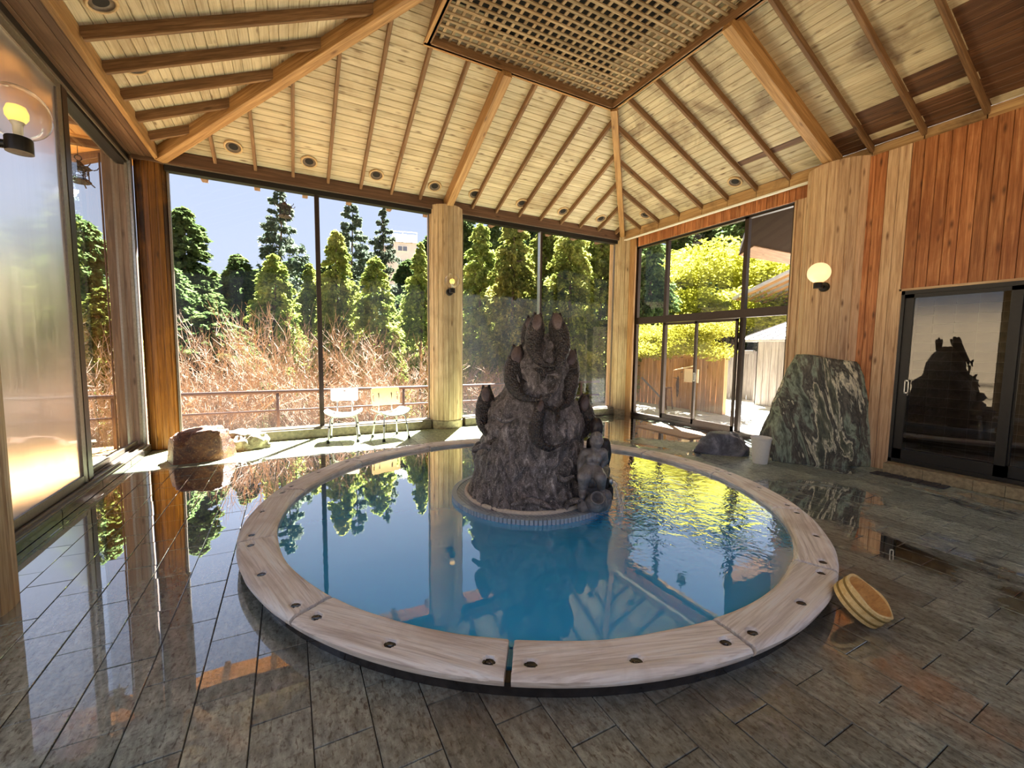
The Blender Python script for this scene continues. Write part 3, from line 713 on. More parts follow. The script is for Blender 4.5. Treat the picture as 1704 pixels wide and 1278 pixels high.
# planks over the big window and beside it
GY0, GY1, GZ = 3.97, 7.40, 3.82
yy = 7.28
while yy > 3.75:
    board('plank', wr, M['redwall'], (6.97, yy-.045, GZ), (6.97, yy-.045, 4.02), .086, .025, (-1, 0, 0), .004); yy -= .09
for k, (ya, yb_) in enumerate(((3.86, .11), (3.755, .10), (3.66, .09))):
    board('plank', wr, M['jamb'], (6.955, ya, 0), (6.955, ya, GZ+.005), yb_-.004, .03, (-1, 0, 0), .005)
board('casing', wr, M['jamb'], (7.0, 3.935, 0), (7.0, 3.935, GZ), .12, .03, (0, 1, 0))
board('casing', wr, M['hip'], (6.93, 7.40, 0), (6.93, 7.40, 4.0), .17, .05, (-1, 0, 0))
q = MB(); q.box(7.0, 7.06, 3.0, 3.96, 0, 4.2); q.box(7.0, 7.06, 3.0, 7.7, GZ+.0, 4.2); q.build('backing', M['dark_interior'], wr)
wf = struct('wall_front', 'low cedar plank wall under windows added for fill light behind the viewer')
for k in range(16): board('plank', wf, M['jamb'], (-1.9+.57*k+.28, -1.25, 0), (-1.9+.57*k+.28, -1.25, .85), .56, .05, (0, 1, 0))
for x_ in (-1.75, .4, 2.655, 4.8, 7.05): board('post', wf, M['jamb'], (x_, -1.2, 0), (x_, -1.2, 4.2), .2, .15, (0, 1, 0))
board('beam', wf, M['beam_dark'], (-2.0, -1.2, 4.1), (7.1, -1.2, 4.1), .2, .14, (0, 1, 0))
fg = struct('window_5'); q = MB(); q.add([(-1.9, -1.3, .8), (7.1, -1.3, .8), (7.1, -1.3, 4.1), (-1.9, -1.3, 4.1)], [[0, 1, 2, 3]]); q.build('pane', M['glass'], fg)  # unseen glazing, added so sky light fills the room from behind
wb = struct('wall_back', 'stained stone curb under the back windows')
xx = -1.42
for k, xe in enumerate((-.45, .55, 1.5, 2.33)):
    board('curb_stone', wb, M['concrete'], (xx+.004, YB, .078), (xe-.004, YB, .078), .156, .26, (0, -1, 0), .008); xx = xe
xx = 3.0
for k, xe in enumerate((3.9, 4.85, 5.8, 6.72)):
    board('curb_stone', wb, M['concrete'], (xx+.004, YB, .078), (xe-.004, YB, .078), .156, .26, (0, -1, 0), .008); xx = xe
wlft = struct('wall_left', 'dark stone curb under the left glass wall')
yy = .4
for k in range(8):
    board('curb_stone', wlft, M['darkstone'], (XL, yy+.003, .045), (XL, yy+.89, .045), .09, .34, (1, 0, 0), .006); yy += .9
q = MB(); q.box(-2.05, -1.76, .4, 7.6, .09, .104)
for xr in (-1.80, -1.87, -1.93, -1.99): q.box(xr-.008, xr+.008, .4, 7.55, .104, .125)
q.build('sill_track', M['dull_metal'], wlft)

# ------------------------------------------------------------------ columns
def column(name, cx_, cy_, r, mats, label, n=22, base=.0, baseR=.0, zt=4.08, jitter=.006, face=None):
    t = thing(name, (cx_, cy_, 0), label, 'column')
    for k in range(n):
        a = 2*PI*(k+.5)/n; wd = 2*r*math.tan(PI/n)
        rr = r*math.cos(PI/n)+rnd.uniform(-jitter, jitter)
        nrm = Vector((math.cos(a), math.sin(a), 0))
        if nrm.dot(Vector((cx_, cy_, 0)).normalized()) > .75: continue      # staves nobody can see
        p = Vector((cx_, cy_, base))+nrm*rr
        board('stave', t, mats[k % len(mats)], p, p+Vector((0, 0, zt-base)), wd-.005, .03, nrm, .010, share=True)
    c = MB(); c.lathe([(r-.03, base), (r-.03, zt)], (cx_, cy_, 0), 20); c.build('core', M['dark_interior'], t)
    if baseR:
        b = MB(); b.lathe([(baseR, 0), (baseR, base-.02), (baseR-.02, base)], (cx_, cy_, 0), 32); autosmooth(b.build('base', M['stonebase'], t), 30)
    return t
column('column', -1.635, 7.85, .20, [M['stave_dark']], 'dark wooden column at the back left corner', 16)
column('column', 2.655, 7.8, .325, [M['stave_gold']], 'round weathered plank column on a stone foot between the back windows', 22, .16, .335)
column('column', 7.05, 7.8, .33, [M['stave_gold']], 'weathered plank column in the back right corner', 20, .13, .345)
column('column', 7.0, 3.31, .43, [M['jamb']], 'wide cedar clad round column behind the big standing stone', 22)
column('column', -1.75, 3.35, .33, [M['stave_gold']], 'wooden column cut off by the left edge of the view', 20)

# ------------------------------------------------------------------ windows
def pane(name, parent, mat, x0, x1, y0, y1, z0, z1):
    q = MB(); q.box(x0, x1, y0, y1, z0, z1); return q.build(name, mat, parent)
def bar(name, parent, mat, x0, x1, y0, y1, z0, z1): return pane(name, parent, mat, x0, x1, y0, y1, z0, z1)
def sheet(name, parent, mat, axis, c, a0, a1, z0, z1):
    "one sheet of window glass"
    if axis == 'y': v = [(a0, c, z0), (a1, c, z0), (a1, c, z1), (a0, c, z1)]
    else: v = [(c, a0, z0), (c, a1, z0), (c, a1, z1), (c, a0, z1)]
    q = MB(); q.add(v, [[0, 1, 2, 3]]); return q.build(name, mat, parent)
for wi, (x0, x1, xm, mm, gm) in enumerate(((-1.45, 2.34, .475, 'dark_metal', ('glass', 'glass')), (2.97, 6.74, 4.72, 'alu', ('glass_fog', 'glass')))):
    wdw = struct('window_%d' % (wi+1))
    bar('sill', wdw, M['dull_metal'], x0, x1, 7.66, 7.88, .156, .175)
    bar('mullion', wdw, M['dark_metal'], xm-.028, xm+.03, 7.72, 7.80, .17, 3.95)
    bar('mullion_edge', wdw, M[mm], xm-.04, xm-.026, 7.70, 7.79, .17, 3.95)
    bar('stile', wdw, M['dull_metal'], x0, x0+.025, 7.74, 7.79, .17, 3.95); bar('stile', wdw, M['dull_metal'], x1-.025, x1, 7.74, 7.79, .17, 3.95)
    sheet('pane', wdw, M[gm[0]], 'y', 7.765, x0+.02, xm-.02, .17, 3.96); sheet('pane', wdw, M[gm[1]], 'y', 7.77, xm+.02, x1-.02, .17, 3.96)
# left glass wall: fogged sliding panel in front, clear panel behind
wdw = struct('window_3')
bar('panel_stile', wdw, M['dark_metal'], -1.86, -1.82, 5.70, 5.81, .12, 3.95)
bar('panel_stile', wdw, M['dull_metal'], -1.865, -1.825, 5.60, 5.70, .12, 3.95)
bar('panel_rail', wdw, M['dull_metal'], -1.86, -1.825, 3.6, 5.62, .12, .20)
bar('panel_rail', wdw, M['dull_metal'], -1.86, -1.825, 3.6, 5.62, 3.86, 3.95)
pane('fogged_pane', wdw, M['frost'], -1.848, -1.840, 3.6, 5.62, .18, 3.9)
bar('track_stile', wdw, M['alu'], -1.83, -1.80, 7.58, 7.61, .12, 3.95); bar('track_stile', wdw, M['dull_metal'], -1.86, -1.83, 7.56, 7.61, .12, 3.95)
sheet('pane', wdw, M['glass'], 'x', -1.90, 5.7, 7.56, .13, 3.93); bar('panel_rail', wdw, M['dull_metal'], -1.92, -1.89, 5.7, 7.56, .12, .18)
for y0_, y1_ in ((1.1, 3.05), (-1.1, 1.1)): sheet('pane', wdw, M['glass'], 'x', -1.9, y0_, y1_, .1, 3.95)
bar('mullion', wdw, M['dark_metal'], -1.93, -1.87, 1.07, 1.13, .1, 3.95)
po = thing('timber_post', (-1.985, 7.8, -.4), 'brown timber post just outside the left glass', 'post')
board('shaft', po, M['post'], (-1.985, 7.64, -.4), (-1.985, 7.64, 4.2), .25, .3, (0, -1, 0)); 
q = MB(); q.tube([(-2.13, 7.66, 4.0), (-2.13, 7.66, -.35)], .012, 6); q.build('drain_wire', M['rail'], po)
# right: fixed framed lights with a pair of sliding doors below
wdw = struct('window_4'); dm = M['dark_metal']; xa, xb = 7.06, 7.14
bar('stile', wdw, dm, xa, xb, GY1-.075, GY1, 0, GZ); bar('stile', wdw, dm, xa, xb, GY0, GY0+.045, 0, GZ)
bar('head', wdw, dm, xa, xb, GY0, GY1, GZ-.03, GZ+.02); bar('transom', wdw, dm, xa-.02, xb, GY0, GY1, 2.10, 2.245)
bar('sill', wdw, dm, xa-.04, xb+.02, GY0, GY1, 0, .075)
for ym in (6.52, 4.775):
    bar('mullion', wdw, dm, xa, xb, ym-.035, ym+.035, 2.24, GZ); bar('mullion', wdw, dm, xa, xb, ym-.035, ym+.035, .07, 2.11)
gf, gc = M['glass_fog'], M['glass']
for (ya_, yb_, z0_, z1_, g_) in ((6.55, 7.33, 2.24, GZ-.03, gf), (4.81, 6.49, 2.24, GZ-.03, gc), (4.01, 4.74, 2.24, GZ-.03, gc), (6.55, 7.33, .07, 2.1, gc), (4.01, 4.74, .07, 2.1, gf)):
    sheet('pane', wdw, g_, 'x', 7.10, ya_, yb_, z0_, z1_)
dr1 = struct('door_1', 'pair of dark framed sliding glass doors to the deck')
def leaf(x0_, y0_, y1_, hy, z0_=.07, z1_=2.09, root=dr1, st=.045, mat=dm, g=gf, lo=.1, hm='white_plastic', hz=1.0):
    lf = MB(); lf.box(x0_, x0_+.035, y0_, y0_+st, z0_, z1_); lf.box(x0_, x0_+.035, y1_-st, y1_, z0_, z1_); lf.box(x0_, x0_+.035, y0_, y1_, z0_, z0_+lo); lf.box(x0_, x0_+.035, y0_, y1_, z1_-.05, z1_)
    l = lf.build('leaf', mat, root)
    sheet('pane', l, g, 'x', x0_+.018, y0_+st, y1_-st, z0_+lo, z1_-.05)
    h = MB()
    for (a0_, a1_, b0_, b1_) in ((-.022, .022, -.085, -.068), (-.022, .022, .068, .085), (-.022, -.012, -.085, .085), (.012, .022, -.085, .085)):
        h.box(x0_-.006, x0_+.002, hy+a0_, hy+a1_, hz+b0_, hz+b1_)
    h.build('handle', M[hm], l)
leaf(7.03, 5.66, 6.50, 5.685, g=gc); leaf(6.995, 4.80, 5.69, 5.655, g=gf)
# interior sliding door on the right
dr2 = struct('door_2', 'black framed sliding glass door in the cedar wall')
bm_ = M['black_metal']
bar('jamb', dr2, bm_, XW-.01, XW+.12, DY1-.035, DY1-.002, .13, DZ); bar('head', dr2, bm_, XW-.01, XW+.12, DY0, DY1, DZ-.05, DZ); bar('sill', dr2, bm_, XW-.01, XW+.12, DY0, DY1, .13, .175)
bar('jamb', dr2, bm_, XW-.01, XW+.12, DY0, DY0+.04, .13, DZ)
leaf(XW+.01, 1.49, 2.455, 2.37, .17, 2.235, dr2, .085, bm_, M['door_glass'], .13, 'alu', 1.09)
leaf(XW+.055, .6, 1.56, .66, .17, 2.235, dr2, .085, bm_, M['door_glass'], .13, 'alu', 1.09)
stp = struct('trim_4', 'pale stone step under the black framed door')
yy = 2.47
for ye in (2.09, 1.67, 1.43, .98, .55):
    board('step_stone', stp, M['stonebase'], (6.63, yy-.002, .062), (6.63, ye+.002, .062), .124, .2, (-1, 0, 0), .006); yy = ye
# tiled room seen through the door
back = struct('wall_east', 'brown tiled wall of the room behind the glass door')
q = MB(); q.box(8.62, 8.7, -1.0, 4.2, 0, 2.6); q.box(6.95, 8.7, 4.0, 4.1, 0, 2.6) if False else None; q.build('grout', M['dull_metal'], back)
tm = plain('brown_wall_tile', rgb(92,80,68), .25, 0, 0, 5, var=.25)
tme = None
for a_ in range(14):
    for b_ in range(18):
        y0_ = -.3+.235*a_; z0_ = .02+.138*b_
        if tme is None:
            tme = board_mesh(.229, .132, .012, .003, (0, 0, 0, 0), tm); tme.name = 'wall_tile'
        mobj('wall_tile', tme, back, frame((8.61, y0_+.229, z0_+.066), (8.61, y0_, z0_+.066), (-1, 0, 0)))
rm = struct('trim_5', 'shell of the room behind the glass door')
q = MB(); q.box(7.0, 8.7, -1.1, -1.0, 0, 2.6); q.box(7.0, 8.7, -1.1, 3.0, 2.5, 2.56); q.box(7.0, 8.7, -1.1, 3.0, -.02, .0); q.box(7.12, 8.62, 2.95, 3.0, 0, 2.56); q.build('shell', M['dark_interior'], rm)
# ------------------------------------------------------------------ pool
WZ = .095
pool = thing('pool', (PC.x, PC.y, 0), 'round sunken bathing pool with a bleached wooden rim', 'pool')
def polar_mosaic():
    t = NT('blue_wall_mosaic'); s = t.N('SeparateXYZ'); t.L(t.obj(), s.inputs[0])
    an = t.math('MULTIPLY', t.math('ARCTAN2', s.outputs[1], s.outputs[0]), 2.1)
    cb = t.N('CombineXYZ'); t.L(an, cb.inputs[0]); t.L(s.outputs[2], cb.inputs[1])
    br = t.N('TexBrick'); br.offset = 0; t.L(cb, br.inputs['Vector']); br.inputs['Scale'].default_value = 1
    br.inputs['Brick Width'].default_value = .024; br.inputs['Row Height'].default_value = .024; br.inputs['Mortar Size'].default_value = .002
    br.inputs['Color1'].default_value = rgb(50,150,200); br.inputs['Color2'].default_value = rgb(70,166,212); br.inputs['Mortar'].default_value = rgb(130,200,224)
    return t.set(Base_Color=br.outputs[0], Roughness=.3)
M['poolwall'] = polar_mosaic()
q = MB(); q.lathe([(1.86, -.20), (.0, -.20)], PC, 96, caps=False); q.build('pool_floor', M['pooltile'], pool)
q = MB(); q.lathe([(1.86, -.2), (1.86, -.11), (2.19, -.11), (2.19, .088), (2.30, .088), (2.30, -.03)], PC, 96, caps=False); q.build('pool_wall', M['poolwall'], pool)
q = MB(); q.lathe([(2.36, -.03), (2.36, .06), (2.32, .085)], PC, 96, caps=False); q.build('rim_bed', M['darkstone'], pool)
def rim_segment(a0, a1, seed):
    na, nr = 150, 22; rr = random.Random(seed); v = []; f = []
    holes = [(a0+math.radians(2.3), 2.335, .024), ((a0+a1)/2+math.radians(rr.uniform(-.4, .4)), 2.335, .024), (a1-math.radians(2.2), 2.335, .024)]
    if seed in (2, 7): holes.append((a0+math.radians(11.8), 2.27, .014))
    ph = rr.uniform(0, 50)
    def prof(a, u):      # u 0..1 inner to outer
        edge = min(abs(a-a0), abs(a-a1))*2.3
        r = RIN + (ROUT-RIN)*u + .006*mnoise.noise((a*7, u*2, ph))
        z = RTOP + .004*mnoise.noise((a*5+ph, u*3, 1)) + .0022*math.sin(u*48+5*mnoise.noise((a*2.2, u*1.2, ph)))*(.5+mnoise.noise((a*9, u*4, ph)))
        z -= .022*max(0, 1-u/.12)**2 + .02*max(0, (u-.88)/.12)**2
        z -= .014*max(0, 1-edge/.025)**2
        for ha, hr, hs in holes:
            d = math.hypot((a-ha)*hr*.72, r-hr)/hs
            if d < 1: z -= .03*(1-d**6)
            elif d < 1.35: z -= .003*(1.35-d)/.35
        return r, z
    g = .0036*(1+rr.random()*.9)
    for i in range(na+1):
        a = a0+g+(a1-a0-2*g)*i/na
        da = g*.9*mnoise.noise((i*.0+ph, 3, 3)) if i in (0, na) else 0
        for j in range(nr+1):
            r, z = prof(a, j/nr); wob = da + (.0022*mnoise.noise((j*.35, ph, i*9.)) if i in (0, na) else 0)
            v.append((PC.x+r*math.cos(a+wob), PC.y+r*math.sin(a+wob), z))
    W_ = nr+1
    for i in range(na):
        for j in range(nr): f.append([i*W_+j, i*W_+j+1, (i+1)*W_+j+1, (i+1)*W_+j])
    nb = len(v)
    for i in range(na+1):
        a = a0+g+(a1-a0-2*g)*i/na
        for r, z in ((RIN+.008, .080), (ROUT-.004+.006*mnoise.noise((a*9, 0, ph)), .10), (ROUT-.02, .078)):
            v.append((PC.x+r*math.cos(a), PC.y+r*math.sin(a), z))
    for i in range(na):
        b0, b1 = nb+3*i, nb+3*i+3
        f.append([i*W_, (i+1)*W_, b1, b0]); f.append([i*W_+nr, b0+1, b1+1, (i+1)*W_+nr]); f.append([b0+1, b0+2, b1+2, b1+1]); f.append([b0+2, b0, b1, b1+2])
    for i in (0, na):
        ed = [i*W_+j for j in range(W_)]+[nb+3*i+1, nb+3*i+2, nb+3*i]
        f.append(ed if i == 0 else ed[::-1])
    # object frame: X along the segment so the grain follows it
    am = (a0+a1)/2; T = frame((PC.x+2.3*math.cos(am), PC.y+2.3*math.sin(am), RTOP), (PC.x+2.3*math.cos(am)-math.sin(am), PC.y+2.3*math.sin(am)+math.cos(am), RTOP), (0, 0, 1))
    inv = T.inverted(); vv = []
    for p in v:
        l = inv @ Vector(p)
        vv.append(l)
    for ha, hr, hs in holes: pass
    me = mesh('rim_plank', vv, f, M['bleached'], True)
    o = mobj('rim_plank', me, pool, T); autosmooth(o, 50)
    for ha, hr, hs in holes:
        q = MB(); c = PC+Vector((hr*math.cos(ha), hr*math.sin(ha), RTOP-.010)); Mh = Matrix.Rotation(ha, 3, 'Z')
        q.lathe([(0, -.001), (hs*.45, .0), (hs*.5, -.004), (hs*.97, -.002)], c, 14, Mh @ Matrix.Diagonal((1., 1.36, 1)), caps=False); q.build('peg_hole', M['darkstone'], o)  # dark disc set in each hole, standing in for its shade
    return o
sg = 2*PI/13
for k in range(13): rim_segment(math.radians(-94.5)+sg*k, math.radians(-94.5)+sg*(k+1), k)
wt = MB(); wt.lathe([(2.185, WZ), (1.2, WZ), (0, WZ)], PC, 96, caps=False); wo = wt.build('pool_water', M['water'])
tag(wo, 'clear blue hot water filling the round pool', 'water', kind='stuff')

# ------------------------------------------------------------------ island and fountain sculpture
IC = Vector((2.05, 3.49, 0)); IR = .75; IZ = .13
isl = thing('fountain_island', (IC.x, IC.y, -.2), 'round grey mosaic plinth in the middle of the pool', 'plinth')
q = MB(); q.lathe([(IR-.012, IZ), (0, IZ)], IC, 80, caps=False); q.build('top', M['islandtile'], isl)
q = MB(); q.lathe([(IR-.004, .1), (IR-.004, -.2)], IC, 80, caps=False); q.build('skirt', M['poolwall'], isl)
nt_ = 130; key_me = None
for k in range(nt_):       # bullnose edge tiles, all round
    a = 2*PI*k/nt_
    if key_me is None:
        l_ = 2*PI*IR/nt_-.004
        key_me = board_mesh(.05, l_, .05, .008, (0, 0, 0, 0), plain('pale_blue_edge_tile', rgb(168,180,192), .25, var=.06)); key_me.name = 'edge_tile'
    p = IC+Vector((math.cos(a)*(IR+.006), math.sin(a)*(IR+.006), IZ+.006))
    mobj('edge_tile', key_me, isl, frame(p, p+Vector((0, 0, -1)), (math.cos(a), math.sin(a), 0)))
UR = Vector((math.cos(math.radians(30.3)), -math.sin(math.radians(30.3)), 0)); UT = Vector((-math.sin(math.radians(30.3)), -math.cos(math.radians(30.3)), 0))
def sp(u, v, z): return IC + UR*u + UT*v + Vector((0, 0, z))
scp = thing('fish_fountain', (IC.x, IC.y, IZ), 'tall dark rock fountain with carp climbing up it, on the round plinth', 'sculpture')
prof = [(.125, -.585, .56, .60), (.22, -.573, .535, .58), (.38, -.54, .51, .53), (.5, -.555, .50, .52), (.57, -.51, .49, .48), (.68, -.475, .49, .46), (.80, -.48, .49, .44), (.92, -.44, .45, .41), (1.0, -.37, .43, .36), (1.06, -.30, .40, .31),
        (1.17, -.255, .41, .30), (1.31, -.245, .395, .27), (1.39, -.20, .36, .24), (1.46, -.10, .345, .21), (1.54, -.07, .34, .17), (1.60, -.03, .32, .13), (1.635, .02, .27, .09), (1.65, .08, .2, .04)]
def pf(z):
    for (z0, *a0), (z1, *a1) in zip(prof, prof[1:]):
        if z <= z1: k = (z-z0)/(z1-z0); return [x+(y-x)*k for x, y in zip(a0, a1)]
    return list(prof[-1][1:])
def tower():
    na, nz_ = 200, 170; v = []; f = []
    for j in range(nz_+1):
        z = .125+(1.65-.125)*j/nz_; l, r, dep = pf(z)
        for i in range(na):
            a = 2*PI*i/na; uc, hw = (l+r)/2, (r-l)/2
            cu, cv = math.cos(a), math.sin(a)
            e = .85; u = uc+hw*math.copysign(abs(cu)**e, cu); vv = dep*math.copysign(abs(cv)**e, cv)
            p = Vector((u, vv, z))
            n1 = mnoise.fractal(p*2.6, .9, 2.2, 5); n2 = mnoise.fractal(Vector((p.x*13, p.y*13, p.z*6)), .7, 2., 4); rg = abs(mnoise.noise(Vector((p.x*5, p.y*5, p.z*3))))
            k = .032*n1 + .028*n2 - .05*max(0, .16-rg)/.16*.8
            k += .018*math.sin(z*14+3*mnoise.noise(p*2))
            s = 1+k*1.3
            v.append(sp(uc+(u-uc)*s, vv*s, z+.012*n2))
    for j in range(nz_):
        for i in range(na): f.append([j*na+i, j*na+(i+1) % na, (j+1)*na+(i+1) % na, (j+1)*na+i])
    f.append([nz_*na+i for i in range(na)])
    q = MB(); q.add(v, f); return q.build('rock_tower', M['tower'], scp, True)
tower()
# white mortar ring at the foot
q = MB(); ring_ = []
for k in range(61):
    a = 2*PI*k/60; ring_.append(sp(-.015+.60*math.cos(a), .615*math.sin(a), IZ+.008))
q.tube(ring_, .022, 8); q.build('mortar_ring', plain('lime_mortar', rgb(206,192,176), .8, 0, .5, 50), scp, True)
def catmull(pts, n):
    P = [Vector(p) for p in pts]; P = [P[0]*2-P[1]]+P+[P[-1]*2-P[-2]]; out = []; m = len(P)-3
    for s_ in range(n+1):
        t = m*s_/n; i = min(int(t), m-1); t -= i; a, b, c, d = P[i:i+4]
        out.append(.5*((2*b)+(c-a)*t+(2*a-5*b+4*c-d)*t*t+(3*b-a-3*c+d)*t**3))
    return out
def xz(cx_, cy_): return (cx_-410)/506, 1.83-(cy_-65)/506
def koi(pts, R, out=1., depthv=None, tail=True):
    "pts: (u, v, z) from the mouth down to the tail; carp pressed against the rock"
    P = [sp(*p) for p in pts]; n = 34; C_ = catmull(P, n); nr = 16; v = []; f = []
    ks = [(0, .30), (.04, .44), (.10, .68), (.18, .90), (.26, 1.), (.36, 1.02), (.52, .86), (.75, .5), (1, .15)]
    def rad(t):
        for (t0, r0), (t1, r1) in zip(ks, ks[1:]):
            if t <= t1: return r0+(r1-r0)*(t-t0)/(t1-t0)
        return .15
    prev = None; fr = []
    for i, p in enumerate(C_):
        tg = (C_[min(i+1, n)]-C_[max(i-1, 0)]).normalized()
        side = UT if abs(tg.dot(UT)) < .9 else UR
        b = (side-tg*side.dot(tg)).normalized(); a = tg.cross(b)
        fr.append((p, tg, a, b)); r = R*rad(i/n)
        for j in range(nr):
            th = 2*PI*j/nr; ca, sa = math.cos(th), math.sin(th)
            sc_ = 1 + (.035*math.sin(i*2.6+(j % 2)*PI) if i > 9 else 0)
            v.append(p + a*ca*r*1.12*sc_ + b*sa*r*.82*sc_)
    for i in range(n):
        for j in range(nr): f.append([i*nr+j, i*nr+(j+1) % nr, (i+1)*nr+(j+1) % nr, (i+1)*nr+j])
    for i in range(4):      # gaping jaws: two lips parted across the mouth
        for j in range(nr): v[i*nr+j] = v[i*nr+j] - fr[i][1]*R*.55*(1-i/4)*(abs(math.cos(2*PI*j/nr))**1.5-.35) + fr[i][2]*R*.16*(1-i/4)*math.copysign(1, math.cos(2*PI*j/nr)+1e-6)*abs(math.cos(2*PI*j/nr))
    # the mouth folds back inside
    m0 = len(v); p, tg, a, b = fr[0]
    for rr_, dz in ((R*.24, .0), (R*.20, .03), (R*.12, .06)):
        for j in range(nr):
            th = 2*PI*j/nr; v.append(p + (a*math.cos(th)*1.1+b*math.sin(th)*.8)*rr_ + tg*dz - tg*R*.45*(abs(math.cos(th))**1.5-.35)*(1-dz/.06))
    prevr = list(range(nr))
    for k in range(3):
        cur = [m0+k*nr+j for j in range(nr)]
        for j in range(nr): f.append([prevr[(j+1) % nr], prevr[j], cur[j], cur[(j+1) % nr]])
        prevr = cur
    f.append(prevr[::-1]); f.append([n*nr+j for j in range(nr)][::-1])
    q = MB(); q.add(v, f); body = q.build('carp', M['koi'], scp, True)
    g = MB(); p, tg, a, b = fr[6]       # gill covers either side + eyes
    for s_ in (1, -1):
        c_ = p + b*s_*R*.70; Mx = Matrix((tg, a, b*s_)).transposed()
        g.lathe([(.001, R*.24), (R*.42, R*.21), (R*.66, R*.12), (R*.72, -R*.1)], c_, 18, Mx @ Matrix.Diagonal((1.55, .82, 1)), caps=False)
    g.build('gill_cover', M['koiplate'], body, True)
    e = MB(); p, tg, a, b = fr[3]
    for s_ in (1, -1): e.lathe([(0, R*.1), (R*.1, R*.07), (R*.13, 0), (R*.1, -.03)], p+b*s_*R*.66+a*out*R*.25, 10, Matrix((tg, a, b*s_)).transposed())
    e.build('eye', M['koi'], body, True)
    d = MB(); vv = []; ff = []       # dorsal fin with its rays, along the back
    i0_, i1_ = 12, 27
    for i in range(i0_, i1_+1):
        p, tg, a, b = fr[i]; t = (i-i0_)/(i1_-i0_); r = R*rad(i/n)*1.08; h = R*.55*math.sin(PI*min(1, t*1.15+.12))**.7*(1 if i % 2 else .82)
        for w_ in (-.008, .008): vv.append(p+a*out*r*.9+b*w_); 
        for w_ in (-.003, .003): vv.append(p+a*out*(r+max(h, .003))+tg*.02+b*w_)
    k_ = i1_-i0_+1
    for i in range(k_-1):
        b0 = 4*i; b1 = b0+4
        ff += [[b0, b1, b1+2, b0+2], [b0+1, b0+3, b1+3, b1+1], [b0+2, b1+2, b1+3, b0+3]]
    d.add(vv, ff); d.build('dorsal_fin', M['koi'], body)
    if tail:
        tl = MB(); p, tg, a, b = fr[n]; vv = []
        for w_ in (-.006, .006):
            for x_, y_ in ((-.02, -.10), (.55, -.75), (1.25, -.95), (.75, 0), (1.25, .95), (.55, .75), (-.02, .10)): vv.append(p+tg*R*x_+a*R*y_+b*w_)
        tl.add(vv, [[0, 1, 2, 3], [0, 3, 6], [3, 4, 5, 6], [10, 9, 8, 7], [13, 10, 7], [13, 12, 11, 10]]+[[i, (i+1) % 7, 7+(i+1) % 7, 7+i] for i in range(7)]); tl.build('tail_fin', M['koi'], body)
    return body
def K(cl, vs, R, out=1., tail=True):
    if not isinstance(vs, (list, tuple)): vs = [vs]*len(cl)
    P_ = []
    for c, v in zip(cl, vs):
        u, z = xz(*c); f_ = (4.05-v)/4.05; P_.append((u*f_, v, 1.5+(z-1.5)*f_))
    return koi(P_, R, out, None, tail)
K([(434, 66), (430, 120), (418, 185), (420, 240), (455, 296), (520, 312)], [.12, .15, .19, .24, .30, .32], .074, -1)
K([(399, 78), (392, 130), (382, 190), (388, 250), (430, 300)], [-.10, -.09, -.08, -.05, .02], .058, -1)
K([(526, 68), (528, 115), (545, 175), (556, 235), (535, 300), (478, 335)], [.06, .09, .13, .19, .27, .31], .08, 1)
K([(338, 222), (336, 280), (322, 345), (322, 405), (365, 462), (450, 478)], [.10, .13, .20, .28, .37, .41], .086, -1)
K([(600, 236), (592, 290), (592, 350), (598, 410), (590, 480), (545, 520)], [.03, .07, .13, .20, .30, .40], .084, 1)
K([(190, 418), (190, 480), (174, 550), (172, 612), (205, 668)], [.02, .06, .12, .22, .32], .074, -1)
K([(670, 454), (664, 510), (684, 570), (672, 630), (640, 675)], [.0, .03, .06, .12, .2], .072, 1)
K([(466, 456), (452, 520), (438, 600), (452, 676), (502, 714), (566, 690)], [.36, .42, .46, .5, .52, .5], .048, 1)
K([(134, 728), (165, 715), (215, 722), (262, 735)], [.10, .12, .16, .2], .05, 1)
# carved wave folds on the rock
for cl, v_, r_ in (([(345, 345), (370, 430), (430, 470), (500, 440), (540, 350), (470, 345)], .30, .02), ([(240, 510), (290, 545), (340, 530)], .45, .02), ([(375, 520), (430, 540), (470, 535)], .43, .014), ([(520, 760), (555, 790), (600, 770)], .50, .022), ([(330, 890), (420, 870), (520, 905)], .585, .03), ([(560, 960), (575, 890), (640, 880), (650, 940)], .52, .026), ([(150, 690), (200, 665), (260, 690)], .36, .03)):
    q = MB(); q.tube(catmull([sp(xz(*c)[0], v_, xz(*c)[1]) for c in cl], 20), [r_*(.4+.6*math.sin(PI*k/20)) for k in range(21)], 8); q.build('carved_fold', M['tower'], scp, True)

# ------------------------------------------------------------------ statues: one continuous skin each
def skin_figure(name, joints, bones, mat, root, grow=1.12):
    "joints: name -> (u, v, z, radius, radius2); rounded limbs fused into one continuous skin"
    q = MB(); n = 14
    for a, b in bones:
        A, B = Vector(sp(*joints[a][:3])), Vector(sp(*joints[b][:3])); ra, rb = joints[a][3]*grow, joints[b][3]*grow
        t = (B-A).normalized(); pts = []; rs = []
        for k in range(1, 6): th = PI/2*k/5; pts.append(A-t*ra*math.cos(th)); rs.append(ra*math.sin(th))
        for k in range(1, 5): pts.append(A+(B-A)*k/5); rs.append(ra+(rb-ra)*k/5)
        for k in range(0, 5): th = PI/2*k/5; pts.append(B+t*rb*math.sin(th)); rs.append(rb*math.cos(th))
        q.tube(pts, rs, n)
    o = q.build(name, mat, root, True)
    r = o.modifiers.new('fuse', 'REMESH'); r.mode = 'VOXEL'; r.voxel_size = .0075; r.use_smooth_shade = True
    k = o.modifiers.new('soften', 'SMOOTH'); k.factor = .5; k.iterations = 7
    return o
SK = 1465.
def sj(x, y, v, r, r2=None): return ((x-365)/SK+.645*0+.0, v, (1180-y)/SK+IZ, r, r2 or r)
su, svv = .552, .43
